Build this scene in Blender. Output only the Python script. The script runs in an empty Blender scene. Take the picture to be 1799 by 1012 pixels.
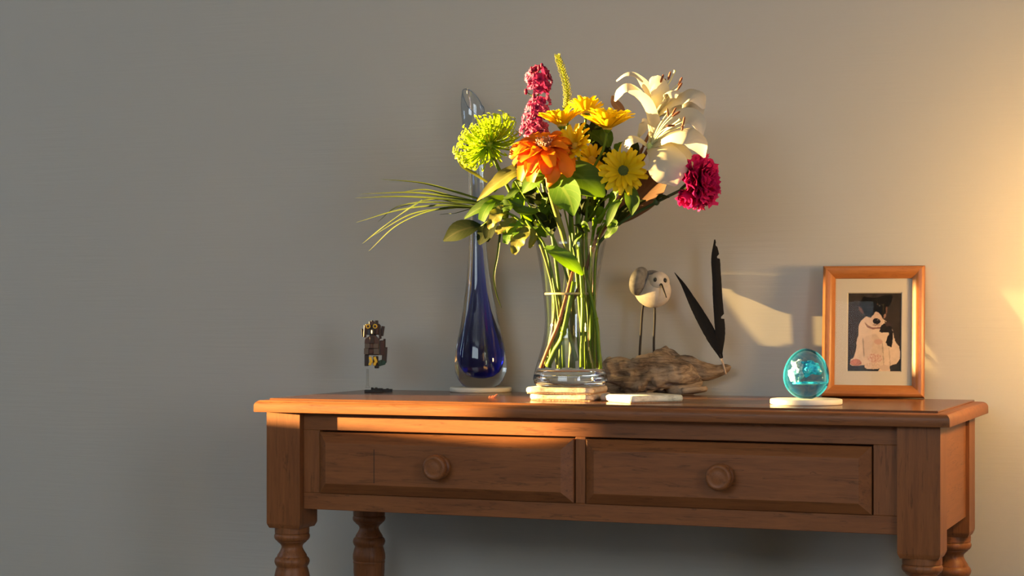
import bpy, bmesh, math, random
from mathutils import Vector, Matrix, noise as mnoise
random.seed(7)
sc = bpy.context.scene
COL = sc.collection
PI = math.pi
TZ = 0.76                       # table top height (m)

# ------------------------------------------------------------------ camera
F, YAW, HZ = 3291.03, 0.3799, 547.56
CAM = Vector((1.6361, -2.8777, TZ + 0.1518))
cd = bpy.data.cameras.new('camera'); cam = bpy.data.objects.new('camera', cd); COL.objects.link(cam)
cam.location = CAM; cam.rotation_euler = (PI/2, 0, YAW)
cd.sensor_width = 36; cd.lens = 36*F/1799; cd.shift_y = (HZ-506)/1799
cd.clip_start = .05
sc.camera = cam
# ------------------------------------------------------------------ world, sun, daylight
w = bpy.data.worlds.new('world'); sc.world = w; w.use_nodes = True
w.node_tree.nodes['Background'].inputs[0].default_value = (.45, .62, .95, 1)
w.node_tree.nodes['Background'].inputs[1].default_value = .8
SUN_Y, SUN_Z = .20, .055         # drift towards the back wall / drop, per metre travelled in +x
sd = bpy.data.lights.new('sun', 'SUN'); sun = bpy.data.objects.new('sun', sd); COL.objects.link(sun)
sd.energy = 84; sd.color = (1, .66, .25); sd.angle = math.radians(.5)
sun.rotation_euler = Vector((1, SUN_Y, -SUN_Z)).to_track_quat('-Z', 'Y').to_euler()
sun.location = (-6, -1.5, 2.5)
def area(name, loc, direction, sx, sy, energy, color):
    l = bpy.data.lights.new(name, 'AREA'); o = bpy.data.objects.new(name, l); COL.objects.link(o)
    l.shape = 'RECTANGLE'; l.size = sx; l.size_y = sy; l.energy = energy; l.color = color
    o.location = loc; o.rotation_euler = Vector(direction).to_track_quat('-Z', 'Y').to_euler(); return o
area('daylight_front_window', (.1, -4.38, 1.95), (0, 1, -.12), 2.3, .75, 33, (.80, .93, 1))
area('daylight_right_window', (3.27, -2.5, 1.35), (-1, .1, 0), .7, 1.3, 27, (.80, .88, 1))
area('daylight_side_window', (-2.36, -.365, 1.30), (1, 0, 0), .86, .42, 6, (.50, .72, 1))
sc.view_settings.view_transform = 'Standard'; sc.view_settings.look = 'None'
sc.view_settings.gamma = 1; sc.view_settings.use_curve_mapping = False
sc.view_settings.exposure = 0.0
sc.cycles.use_denoising = True
sc.cycles.max_bounces = 10; sc.cycles.transparent_max_bounces = 24
sc.cycles.transmission_bounces = 10; sc.cycles.diffuse_bounces = 4
sc.cycles.sample_clamp_indirect = 4
sc.cycles.caustics_reflective = False; sc.cycles.caustics_refractive = False

# ------------------------------------------------------------------ helpers
CY, SY = math.cos(YAW), math.sin(YAW)
VIEW = Vector((-SY, CY, 0)); RIGHT = Vector((CY, SY, 0)); UP = Vector((0, 0, 1)); TOCAM = -VIEW
def P(x, y, Y):                 # a point of the photograph at a given depth behind the table's front edge
    u = (x-899.5)/F; v = -(y-HZ)/F
    r = Vector((CY*u-SY, SY*u+CY, v)); t = (Y-CAM.y)/r.y
    return CAM + r*t
def PXM(Y, X=.55):              # metres per photograph pixel there
    return (-SY*(X-CAM.x)+CY*(Y-CAM.y))/F
def V(*a): return Vector(a)

def link(o, parent=None):
    COL.objects.link(o)
    if parent is not None: o.parent = parent
    return o
def tag(o, label=None, cat=None, group=None, kind=None):
    if label: o['label'] = label
    if cat: o['category'] = cat
    if group: o['group'] = group
    if kind: o['kind'] = kind
    return o
def thing(name, loc, label, cat, rotz=0, group=None):
    o = bpy.data.objects.new(name, None); o.location = loc; o.rotation_euler = (0, 0, rotz)
    o.empty_display_size = .02
    link(o); return tag(o, label, cat, group)
def local(parent):
    if parent is None: return Matrix.Identity(4)
    m = Matrix.LocRotScale(parent.location, parent.rotation_euler, parent.scale)
    if parent.parent is not None: m = local_w(parent.parent) @ m
    return m.inverted()
def local_w(o):
    m = Matrix.LocRotScale(o.location, o.rotation_euler, o.scale)
    return local_w(o.parent) @ m if o.parent is not None else m
class G:                        # geometry collector
    def __init__(s): s.v = []; s.f = []; s.uv = []
    def add(s, vs, fs, uvs=None):
        n = len(s.v); s.v += [Vector(a) for a in vs]; s.f += [tuple(i+n for i in f) for f in fs]
        s.uv += (uvs if uvs else [(0, 0)]*len(vs)); return s
    def mesh(s, name, mat, smooth=True, M=None, recalc=False):
        me = bpy.data.meshes.new(name)
        me.from_pydata([(M @ v) if M else v for v in s.v], [], s.f)
        if any(a != (0, 0) for a in s.uv):
            ul = me.uv_layers.new(name='UVMap')
            for lp in me.loops: ul.data[lp.index].uv = s.uv[lp.vertex_index]
        if recalc:
            bm = bmesh.new(); bm.from_mesh(me); bmesh.ops.recalc_face_normals(bm, faces=bm.faces); bm.to_mesh(me); bm.free()
        if smooth: me.shade_smooth()
        if mat: me.materials.append(mat)
        me.update(); return me
    def build(s, name, mat, parent=None, smooth=True, world=True, recalc=False):
        M = local(parent) if (parent is not None and world) else None
        return link(bpy.data.objects.new(name, s.mesh(name, mat, smooth, M, recalc)), parent)
def inst(name, me, parent, M):
    o = bpy.data.objects.new(name, me); link(o, parent); o.matrix_local = M; return o

def box(c, s, bev=0, seg=2, M=None):
    bm = bmesh.new(); bmesh.ops.create_cube(bm, size=1)
    for v in bm.verts: v.co = Vector((v.co.x*s[0], v.co.y*s[1], v.co.z*s[2]))
    if bev: bmesh.ops.bevel(bm, geom=list(bm.edges), offset=bev, segments=seg, profile=.5, affect='EDGES')
    vs = [v.co + Vector(c) for v in bm.verts]
    if M: vs = [M @ v for v in vs]
    bm.verts.index_update(); fs = [tuple(v.index for v in f.verts) for f in bm.faces]; bm.free(); return vs, fs
def box2(a, b, bev=0, seg=2):
    a = Vector(a); b = Vector(b); return box((a+b)/2, b-a, bev, seg)
def lathe(prof, n=32, M=None, c=(0, 0, 0), cap=True):
    vs = []; fs = []; c = Vector(c)
    for r, z in prof:
        for k in range(n): vs.append(c + Vector((r*math.cos(2*PI*k/n), r*math.sin(2*PI*k/n), z)))
    for i in range(len(prof)-1):
        for k in range(n): a = i*n+k; b = i*n+(k+1) % n; fs.append((a, b, b+n, a+n))
    if cap:
        fs.append(tuple(range(n-1, -1, -1))); m = (len(prof)-1)*n; fs.append(tuple(range(m, m+n)))
    if M: vs = [M @ v for v in vs]
    return vs, fs
def cr(pts, t):                 # Catmull-Rom through the points
    n = len(pts)-1; x = min(max(t, 0), 1)*n; i = min(int(x), n-1); s = x-i
    p1, p2 = pts[i], pts[i+1]; p0 = pts[i-1] if i > 0 else p1*2-p2; p3 = pts[i+2] if i+2 <= n else p2*2-p1
    return .5*((2*p1)+(p2-p0)*s+(2*p0-5*p1+4*p2-p3)*s*s+(3*p1-p0-3*p2+p3)*s**3)
def lerpl(l, t):
    n = len(l)-1
    if n == 0: return l[0]
    x = min(max(t, 0), 1)*n; i = min(int(x), n-1); s = x-i; return l[i]*(1-s)+l[i+1]*s
def smoothl(l, t): return cr(list(l), t) if len(l) > 2 else lerpl(l, t)
def ribbon(pts, wid, nrm, cup=0., nu=12, nv=4, wave=0., wfreq=3, ph=0., droop=0.):
    pts = [Vector(p) for p in pts]; nl = nrm if isinstance(nrm, (list, tuple)) else [nrm]
    vs = []; fs = []; uv = []
    for i in range(nu+1):
        t = i/nu; p = cr(pts, t); T = (cr(pts, min(t+.02, 1))-cr(pts, max(t-.02, 0))).normalized()
        N = lerpl([Vector(q) for q in nl], t); N = (N-T*N.dot(T)).normalized(); B = T.cross(N); W = max(smoothl(wid, t), 1e-5)
        for j in range(nv+1):
            a = 2*j/nv-1
            off = N*(cup*W*a*a) + N*(wave*W*math.sin(wfreq*2*PI*t+ph)*a*a*(1 if a > 0 else -1))
            vs.append(p+B*(W*a)+off); uv.append((t, .5+a/2))
    for i in range(nu):
        for j in range(nv): a = i*(nv+1)+j; fs.append((a, a+1, a+nv+2, a+nv+1))
    return vs, fs, uv
def tube(pts, rad, n=8, nu=None):
    pts = [Vector(p) for p in pts]; nu = nu or max(4, 4*(len(pts)-1)); vs = []; fs = []
    ref = Vector((.31, .2, .93))
    for i in range(nu+1):
        t = i/nu; p = cr(pts, t); T = (cr(pts, min(t+.01, 1))-cr(pts, max(t-.01, 0))).normalized()
        A = ref-T*ref.dot(T)
        if A.length < .1: A = Vector((1, 0, 0))-T*T.x
        A.normalize(); B = T.cross(A); r = lerpl(rad, t)
        for k in range(n): vs.append(p+A*(r*math.cos(2*PI*k/n))+B*(r*math.sin(2*PI*k/n)))
    for i in range(nu):
        for k in range(n): a = i*n+k; b = i*n+(k+1) % n; fs.append((a, b, b+n, a+n))
    fs.append(tuple(range(n-1, -1, -1))); m = nu*n; fs.append(tuple(range(m, m+n)))
    return vs, fs
def ball(c, r, n=16, m=10, M=None):
    r = Vector(r) if not isinstance(r, (int, float)) else Vector((r, r, r)); c = Vector(c)
    vs, fs = lathe([(max(math.sin(PI*i/m), 1e-3), -math.cos(PI*i/m)) for i in range(m+1)], n)
    vs = [Vector((v.x*r.x, v.y*r.y, v.z*r.z)) for v in vs]
    if M: vs = [M @ v for v in vs]
    return [v+c for v in vs], fs
def frame_to(axis, up=(0, 0, 1)):   # rotation whose +Z looks along axis
    z = Vector(axis).normalized(); u = Vector(up)
    if abs(z.dot(u)) > .97: u = Vector((1, 0, 0))
    x = u.cross(z).normalized(); y = z.cross(x)
    return Matrix((x, y, z)).transposed().to_4x4()

# ------------------------------------------------------------------ materials
def mat(name):
    m = bpy.data.materials.new(name); m.use_nodes = True; nt = m.node_tree
    return m, nt, nt.nodes['Principled BSDF'], nt.nodes['Material Output']
def N(nt, typ, **kw):
    n = nt.nodes.new(typ)
    for k, v in kw.items():
        if k in n.inputs: n.inputs[k].default_value = v
        else: setattr(n, k, v)
    return n
def ramp(nt, stops):
    r = nt.nodes.new('ShaderNodeValToRGB'); e = r.color_ramp.elements
    while len(e) < len(stops): e.new(.5)
    for q, (p, c) in zip(e, stops): q.position = p; q.color = (*c, 1)
    return r
def plain(name, col, rough=.5, spec=.5, metal=0, bump=0, bscale=80, var=0):
    m, nt, b, o = mat(name)
    b.inputs['Base Color'].default_value = (*col, 1); b.inputs['Roughness'].default_value = rough
    b.inputs['Specular IOR Level'].default_value = spec; b.inputs['Metallic'].default_value = metal
    if bump or var:
        tc = N(nt, 'ShaderNodeTexCoord'); no = N(nt, 'ShaderNodeTexNoise', Scale=bscale, Detail=5.)
        nt.links.new(tc.outputs['Object'], no.inputs['Vector'])
        if var:
            r = ramp(nt, [(.3, tuple(c*(1-var) for c in col)), (.7, tuple(min(1, c*(1+var)) for c in col))])
            nt.links.new(no.outputs['Fac'], r.inputs['Fac']); nt.links.new(r.outputs['Color'], b.inputs['Base Color'])
        if bump:
            bp = N(nt, 'ShaderNodeBump', Strength=bump, Distance=.002)
            nt.links.new(no.outputs['Fac'], bp.inputs['Height']); nt.links.new(bp.outputs['Normal'], b.inputs['Normal'])
    return m
def wood(name, scale, dark, light, rough=.42, streak=.5):
    m, nt, b, o = mat(name)
    tc = N(nt, 'ShaderNodeTexCoord'); mp = N(nt, 'ShaderNodeMapping'); mp.inputs['Scale'].default_value = scale
    nt.links.new(tc.outputs['Object'], mp.inputs['Vector'])
    n1 = N(nt, 'ShaderNodeTexNoise', Scale=3., Detail=6., Roughness=.6, Distortion=.6)
    n2 = N(nt, 'ShaderNodeTexNoise', Scale=16., Detail=4., Roughness=.7)
    for n in (n1, n2): nt.links.new(mp.outputs[0], n.inputs['Vector'])
    r = ramp(nt, [(.32, dark), (.5, tuple((a+c)/2 for a, c in zip(dark, light))), (.7, light)])
    mx = N(nt, 'ShaderNodeMath', operation='MULTIPLY_ADD'); mx.inputs[1].default_value = .35
    nt.links.new(n2.outputs['Fac'], mx.inputs[0])
    m2 = N(nt, 'ShaderNodeMath', operation='MULTIPLY_ADD'); m2.inputs[1].default_value = .65
    nt.links.new(n1.outputs['Fac'], m2.inputs[0]); nt.links.new(mx.outputs[0], m2.inputs[2]); mx.inputs[2].default_value = 0
    nt.links.new(m2.outputs[0], r.inputs['Fac'])
    # sparse dark grain lines
    n3 = N(nt, 'ShaderNodeTexNoise', Scale=5.5, Detail=3., Distortion=1.2); nt.links.new(mp.outputs[0], n3.inputs['Vector'])
    r3 = ramp(nt, [(.0, (1, 1, 1)), (.60, (1, 1, 1)), (.67, (1-streak,)*3), (.70, (1, 1, 1))]); nt.links.new(n3.outputs['Fac'], r3.inputs['Fac'])
    mm = N(nt, 'ShaderNodeMix', data_type='RGBA', blend_type='MULTIPLY'); mm.inputs[0].default_value = .8
    nt.links.new(r.outputs['Color'], mm.inputs[6]); nt.links.new(r3.outputs['Color'], mm.inputs[7])
    nt.links.new(mm.outputs[2], b.inputs['Base Color'])
    b.inputs['Roughness'].default_value = rough; b.inputs['Specular IOR Level'].default_value = .3
    bp = N(nt, 'ShaderNodeBump', Strength=.12, Distance=.001); nt.links.new(n2.outputs['Fac'], bp.inputs['Height']); nt.links.new(bp.outputs['Normal'], b.inputs['Normal'])
    return m
def petal_mat(name, base, tip, trans=.35, rough=.5, vein=None, transcol=None, mid=.5, spec=.2):
    m, nt, b, o = mat(name)
    uv = N(nt, 'ShaderNodeUVMap'); sp = N(nt, 'ShaderNodeSeparateXYZ'); nt.links.new(uv.outputs[0], sp.inputs[0])
    r = ramp(nt, [(0, base), (mid, tuple((a+c)/2 for a, c in zip(base, tip))), (1, tip)]); nt.links.new(sp.outputs[0], r.inputs['Fac'])
    colr = r.outputs['Color']
    if vein:                        # midrib and side veins
        mth = N(nt, 'ShaderNodeMath', operation='SUBTRACT'); mth.inputs[1].default_value = .5; nt.links.new(sp.outputs[1], mth.inputs[0])
        ab = N(nt, 'ShaderNodeMath', operation='ABSOLUTE'); nt.links.new(mth.outputs[0], ab.inputs[0])
        sl = N(nt, 'ShaderNodeMath', operation='MULTIPLY_ADD'); sl.inputs[1].default_value = -.6; nt.links.new(ab.outputs[0], sl.inputs[0]); nt.links.new(sp.outputs[0], sl.inputs[2])
        fr = N(nt, 'ShaderNodeMath', operation='MULTIPLY'); fr.inputs[1].default_value = 7; nt.links.new(sl.outputs[0], fr.inputs[0])
        fr2 = N(nt, 'ShaderNodeMath', operation='FRACT'); nt.links.new(fr.outputs[0], fr2.inputs[0])
        r2 = ramp(nt, [(0, (1, 1, 1)), (.08, (0, 0, 0)), (.92, (0, 0, 0)), (1, (.6, .6, .6))]); nt.links.new(fr2.outputs[0], r2.inputs['Fac'])
        r1 = ramp(nt, [(0, (1, 1, 1)), (.035, (.9, .9, .9)), (.06, (0, 0, 0))]); nt.links.new(ab.outputs[0], r1.inputs['Fac'])
        mxx = N(nt, 'ShaderNodeMath', operation='MAXIMUM'); nt.links.new(r1.outputs[0], mxx.inputs[0]); nt.links.new(r2.outputs[0], mxx.inputs[1])
        mm = N(nt, 'ShaderNodeMix', data_type='RGBA'); mm.inputs[7].default_value = (*vein, 1)
        ms = N(nt, 'ShaderNodeMath', operation='MULTIPLY'); ms.inputs[1].default_value = .55; nt.links.new(mxx.outputs[0], ms.inputs[0])
        nt.links.new(ms.outputs[0], mm.inputs[0]); nt.links.new(colr, mm.inputs[6]); colr = mm.outputs[2]
    nt.links.new(colr, b.inputs['Base Color']); b.inputs['Roughness'].default_value = rough; b.inputs['Specular IOR Level'].default_value = spec
    tl = N(nt, 'ShaderNodeBsdfTranslucent'); mxs = N(nt, 'ShaderNodeMixShader'); mxs.inputs[0].default_value = trans
    if transcol: tl.inputs[0].default_value = (*transcol, 1)
    else: nt.links.new(colr, tl.inputs[0])
    nt.links.new(b.outputs[0], mxs.inputs[1]); nt.links.new(tl.outputs[0], mxs.inputs[2]); nt.links.new(mxs.outputs[0], o.inputs[0])
    return m
def thin_glass(name, tint, rough=.02, fr=1.35, edge=.6):     # thin clear glass: see-through with a fresnel sheen
    m, nt, b, o = mat(name); nt.nodes.remove(b)
    tr = N(nt, 'ShaderNodeBsdfTransparent'); tr.inputs[0].default_value = (*tint, 1)
    te = N(nt, 'ShaderNodeBsdfTransparent'); te.inputs[0].default_value = tuple(c*edge for c in tint)+(1,)
    lw = N(nt, 'ShaderNodeLayerWeight', Blend=.25); pw = N(nt, 'ShaderNodeMath', operation='POWER'); pw.inputs[1].default_value = 2.5
    nt.links.new(lw.outputs['Facing'], pw.inputs[0])
    m0 = N(nt, 'ShaderNodeMixShader'); nt.links.new(pw.outputs[0], m0.inputs[0]); nt.links.new(tr.outputs[0], m0.inputs[1]); nt.links.new(te.outputs[0], m0.inputs[2])
    gl = N(nt, 'ShaderNodeBsdfGlossy', Roughness=rough); p4 = N(nt, 'ShaderNodeMath', operation='POWER'); p4.inputs[1].default_value = 5
    f = N(nt, 'ShaderNodeMath', operation='MULTIPLY_ADD'); f.inputs[1].default_value = .3*(fr-1)/.3; f.inputs[2].default_value = ((fr-1)/(fr+1))**2+.003
    lw2 = N(nt, 'ShaderNodeLayerWeight', Blend=.5); nt.links.new(lw2.outputs['Facing'], p4.inputs[0]); nt.links.new(p4.outputs[0], f.inputs[0])
    m1 = N(nt, 'ShaderNodeMixShader'); nt.links.new(f.outputs[0], m1.inputs[0]); nt.links.new(m0.outputs[0], m1.inputs[1]); nt.links.new(gl.outputs[0], m1.inputs[2])
    nt.links.new(m1.outputs[0], o.inputs[0]); return m
def glass(name, col, rough=0., ior=1.5):
    m, nt, b, o = mat(name); b.inputs['Base Color'].default_value = (*col, 1); b.inputs['Roughness'].default_value = rough
    b.inputs['Transmission Weight'].default_value = 1; b.inputs['IOR'].default_value = ior; return m

# painted plaster wall with faint roller texture drawn out sideways
def wall_material():
    m, nt, b, o = mat('wall_paint'); tc = N(nt, 'ShaderNodeTexCoord')
    b.inputs['Base Color'].default_value = (.485, .468, .42, 1); b.inputs['Roughness'].default_value = .8; b.inputs['Specular IOR Level'].default_value = .15
    n1 = N(nt, 'ShaderNodeTexNoise', Scale=260., Detail=3.); nt.links.new(tc.outputs['Object'], n1.inputs['Vector'])
    mp = N(nt, 'ShaderNodeMapping'); mp.inputs['Scale'].default_value = (6, 6, 160); nt.links.new(tc.outputs['Object'], mp.inputs['Vector'])
    n2 = N(nt, 'ShaderNodeTexNoise', Scale=1., Detail=4., Roughness=.6); nt.links.new(mp.outputs[0], n2.inputs['Vector'])
    ad = N(nt, 'ShaderNodeMath', operation='MULTIPLY_ADD'); ad.inputs[1].default_value = .12
    nt.links.new(n1.outputs['Fac'], ad.inputs[0]); nt.links.new(n2.outputs['Fac'], ad.inputs[2])
    bp = N(nt, 'ShaderNodeBump', Strength=.2, Distance=.0022); nt.links.new(ad.outputs[0], bp.inputs['Height']); nt.links.new(bp.outputs['Normal'], b.inputs['Normal'])
    return m
M_WALL = wall_material()
M_CEIL = plain('ceiling_paint', (.72, .70, .66), .8)
M_FLOOR = plain('grey_carpet', (.16, .16, .16), .95, .1, bump=.8, bscale=400, var=.15)
WD, WL = (.170, .058, .019), (.275, .100, .032)
M_WX = wood('stained_wood_lengthwise', (2.2, 26, 26), WD, WL)
M_WY = wood('stained_wood_crosswise', (26, 2.2, 26), WD, WL)
M_WZ = wood('stained_wood_upright', (26, 26, 2.2), WD, WL)
M_TOP = wood('stained_wood_top', (2.2, 26, 26), (.130, .050, .020), (.20, .082, .034), .2, .35)
M_WHITE = plain('white_paint', (.8, .78, .74), .5)

M_BRASS = plain('aged_brass', (.35, .24, .1), .35, metal=1)
def ring0(prof, x0, y0, x1, y1):     # loft rectangles inset by (inset, z)
    vs = []; fs = []
    for i, z in prof: vs += [V(x0+i, y0+i, z), V(x1-i, y0+i, z), V(x1-i, y1-i, z), V(x0+i, y1-i, z)]
    n = len(prof)
    for k in range(n-1):
        for j in range(4): a = k*4+j; b = k*4+(j+1) % 4; fs.append((a, b, b+4, a+4))
    fs.append((3, 2, 1, 0)); fs.append(tuple(range((n-1)*4, n*4))); return vs, fs
# ------------------------------------------------------------------ the room
RX0, RX1, RY0, RY1, RH = -2.4, 3.3, -4.4, .46, 2.5
def slab(name, parts, m):
    g = G()
    for a, b in parts: g.add(*box2(a, b))
    o = g.build(name, m, None, smooth=False); o['kind'] = 'structure'; return o
slab('wall_back', [((RX0, RY1, 0), (RX1, RY1+.1, RH))], M_WALL)
slab('floor', [((RX0-.1, RY0-.1, -.1), (RX1+.1, RY1+.1, 0))], M_FLOOR)
slab('ceiling', [((RX0-.1, RY0-.1, RH), (RX1+.1, RY1+.1, RH+.1))], M_CEIL)
slab('wall_right', [((RX1, RY0, 0), (RX1+.1, -2.86, RH)), ((RX1, -2.14, 0), (RX1+.1, RY1, RH)), ((RX1, -2.86, 0), (RX1+.1, -2.14, .69)), ((RX1, -2.86, 2.01), (RX1+.1, -2.14, RH))], M_WALL)
# left wall with the window the low sun comes through
wy0, wy1, wz0, wz1 = -.585, -.145, TZ+.092, TZ+.98
slab('wall_left', [((RX0-.1, RY0, 0), (RX0, wy0, RH)), ((RX0-.1, wy1, 0), (RX0, RY1+.1, RH)),
                   ((RX0-.1, wy0, 0), (RX0, wy1, wz0)), ((RX0-.1, wy0, wz1), (RX0, wy1, RH))], M_WALL)
# front wall (behind the camera) with a wide window
fx0, fx1, fz0, fz1 = -1.1, 1.3, 1.52, 2.36
slab('wall_front', [((RX0, RY0-.1, 0), (fx0, RY0, RH)), ((fx1, RY0-.1, 0), (RX1, RY0, RH)),
                    ((fx0, RY0-.1, 0), (fx1, RY0, fz0)), ((fx0, RY0-.1, fz1), (fx1, RY0, RH))], M_WALL)
slab('trim_1', [((fx0-.06, RY0, fz0-.06), (fx1+.06, RY0+.012, fz0)), ((fx0-.06, RY0, fz1), (fx1+.06, RY0+.012, fz1+.06)),
                ((fx0-.06, RY0, fz0), (fx0, RY0+.012, fz1)), ((fx1, RY0, fz0), (fx1+.06, RY0+.012, fz1)),
                ((.07, RY0-.06, fz0), (.13, RY0-.03, fz1))], M_WHITE)
slab('trim_2', [((RX0, wy0-.05, wz0-.03), (RX0+.012, wy1+.05, wz0)), ((RX0, wy0-.05, wz1), (RX0+.012, wy1+.05, wz1+.05)),
                ((RX0, wy0-.05, wz0), (RX0+.012, wy0, wz1)), ((RX0, wy1, wz0), (RX0+.012, wy1+.05, wz1))], M_WHITE)
slab('baseboard_back', [((RX0, RY1-.015, 0), (RX1, RY1, .10))], M_WHITE)

# unseen screens and sill box added to shape sunlight, floor lamp beside the table
M_DIMMER, nt, b, o = mat('sun_dimming_cloth'); tr = N(nt, 'ShaderNodeBsdfTransparent'); tr.inputs[0].default_value = (.95, .9, .8, 1); mx = N(nt, 'ShaderNodeMixShader'); mx.inputs[0].default_value = .17
b.inputs['Base Color'].default_value = (.7, .66, .58, 1); nt.links.new(b.outputs[0], mx.inputs[1]); nt.links.new(tr.outputs[0], mx.inputs[2]); nt.links.new(mx.outputs[0], o.inputs[0])
def beam_screen(name, y0, y1, z0, z1, m, label, x=RX0+.03):
    g = G(); vs = []; fs = []; n = 60
    for i in range(n+1):
        y = y0+(y1-y0)*i/n
        for z in (z0, z1): vs.append(V(x+.008*math.sin(i*1.1), y, z))
    for i in range(n): fs.append((2*i, 2*i+1, 2*i+3, 2*i+2))
    g.add(vs, fs); o = g.build(name, m); return tag(o, label, 'light blocker')
beam_screen('sun_dimmer', -.315, -.09, TZ+.15, TZ+1.02, M_DIMMER, 'unseen sheer sheet added at the side window to dim the sun on the wall')  # added out of view to weaken the sun patch on the back wall
beam_screen('upper_sun_block', -.322, -.09, TZ+.385, TZ+1.04, plain('sun_block_cloth', (.5, .46, .4), .9), 'unseen cloth added over the upper side window to block the sun', RX0+.055)  # added out of view, cuts off sunlight above the wall patch
pt = thing('lower_sun_block', (RX0-.045, -.222, wz0), 'unseen box added on the side window sill to block the low sun', 'planter')  # added out of view, stops sunlight below the wall patch
g = G(); g.add(*ring0([(.006, 0), (0, .144), (-.004, .144), (-.004, .150)], -.038, -.085, .038, .075)); g.build('block_body', plain('terracotta', (.4, .17, .09), .8), pt, smooth=False, world=False)
g = G(); g.add(*box((0, -.005, .1500), (.07, .15, .002))); g.build('block_top', plain('block_top', (.03, .02, .015), .9), pt, smooth=False, world=False)
LP = V(1.53, .17, TZ+.22)
lp = thing('floor_lamp', (LP.x, LP.y, 0), 'slim floor lamp with a glowing warm globe right of the table', 'lamp')
g = G(); g.add(*lathe([(.12, 0), (.12, .015), (.02, .025), (.001, .025)], 32)); g.build('base', M_BRASS, lp, world=False)
g = G(); g.add(*lathe([(.009, .02), (.009, LP.z-.07), (.03, LP.z-.07), (.03, LP.z-.05), (.001, LP.z-.05)], 20)); g.build('pole', M_BRASS, lp, world=False)
m, nt, b, o = mat('lit_globe'); b.inputs['Base Color'].default_value = (.9, .8, .6, 1); b.inputs['Emission Color'].default_value = (1, .56, .18, 1); b.inputs['Emission Strength'].default_value = 125
g = G(); g.add(*ball((0, 0, LP.z), .06, 24, 16)); g.build('globe', m, lp, world=False)

# ------------------------------------------------------------------ console table
W, D = 1.2, .4345
tb = thing('console_table', (W/2, D/2, 0), 'stained wooden console table with two drawers and turned legs against the wall', 'table')
# moulded top: square lower edge, rounded shoulder, small step up to the raised panel
zs = TZ-.0237
ring = ring0
prof = [(0.0005, zs), (0, zs+.0008), (0, zs+.0105)] + [(.0105*(1-math.cos(a)), zs+.0105+.0098*math.sin(a)) for a in [PI/2*k/7 for k in range(1, 8)]] + [(.0216, zs+.0205)]
g = G(); g.add(*ring(prof, 0, 0, W, D)); o = g.build('moulded_edge', M_WX, tb, smooth=False)
o.data.shade_smooth(); o.modifiers.new('es', 'EDGE_SPLIT').split_angle = math.radians(35)
g = G(); g.add(*ring([(.0205, TZ-.0036), (.0205, TZ-.0008), (.0213, TZ)], 0, 0, W, D)); g.build('raised_top_panel', M_TOP, tb, smooth=False)
IB, BL, BR = .0166, .0654, .0448
zb, za, AY = TZ-.2279, TZ-.1931, .030
u_ = 1/985
leg_prof = [(.0305, 0), (.0305, -.0098), (.0295, -.0108), (.0300, -.0112), (.0315, -.0148), (.0312, -.019), (.0290, -.0225), (.0262, -.0242), (.0262, -.0252),
            (.0205, -.0300), (.0186, -.0335), (.0190, -.0370), (.0215, -.0425), (.0258, -.0490), (.0262, -.0518), (.0270, -.0524), (.0300, -.0555), (.0312, -.0605), (.0298, -.0655), (.0275, -.0690), (.0272, -.0702),
            (.0290, -.0760), (.0310, -.0850), (.0313, -.0930), (.0300, -.0975), (.0306, -.0985), (.0306, -.1010), (.0298, -.1025), (.0300, -.1060), (.0298, -.1075), (.0300, -.1150), (.0285, -.1350), (.0240, -.1600), (.0215, -.1800), (.0240, -.1860), (.0240, -.1930), (.0205, -.2000),
            (.0225, -.2300), (.0285, -.2900), (.0300, -.3300), (.0270, -.3800), (.0200, -.4300), (.0195, -.4400), (.0260, -.4480), (.0270, -.4560), (.0230, -.4640), (.0220, -.4720), (.0260, -.4900), (.0280, -.5050), (.0240, -.5250), (.0200, -.5321)]
for lx, ly in ((IB, IB), (W-IB-BL, IB), (IB, D-BR-BL), (W-IB-BL, D-BR-BL)):
    g = G()
    vs, fs = ring([(.0035, zb), (.0006, zb+.006), (0, zb+.009), (0, zs)], lx, ly, lx+BL, ly+BL); g.add(vs, fs)
    g.add(*lathe(leg_prof, 36, c=(lx+BL/2, ly+BL/2, zb)))
    o = g.build('leg', M_WZ, tb); o.modifiers.new('es', 'EDGE_SPLIT').split_angle = math.radians(38)
X0, X1 = IB+BL, W-IB-BL
d1, d2, dzt, dzb = (.1157, .5868), (.6067, 1.0777), TZ-.0545, TZ-.1640
FD = .018
def bx(name, a, b, m, bev=.0008): g = G(); g.add(*box2(a, b, bev, 1)); return g.build(name, m, tb, smooth=False)
bx('upper_rail', (X0, AY, dzt), (X1, AY+FD, zs), M_WX)
bx('lower_rail', (X0, AY, za), (X1, AY+FD, dzb), M_WX)
bx('stile', (X0, AY, dzb), (d1[0]-.001, AY+FD, dzt), M_WZ); bx('stile', (d1[1]+.001, AY, dzb), (d2[0]-.001, AY+FD, dzt), M_WZ); bx('stile', (d2[1]+.001, AY, dzb), (X1, AY+FD, dzt), M_WZ)
for sx in (IB+.006, W-IB-.024): bx('side_apron', (sx, IB+BL-.002, za), (sx+.018, D-BR-BL+.002, zs), M_WY)
bx('back_apron', (X0, D-BR-.03, za), (X1, D-BR-.012, zs), M_WX)
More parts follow.
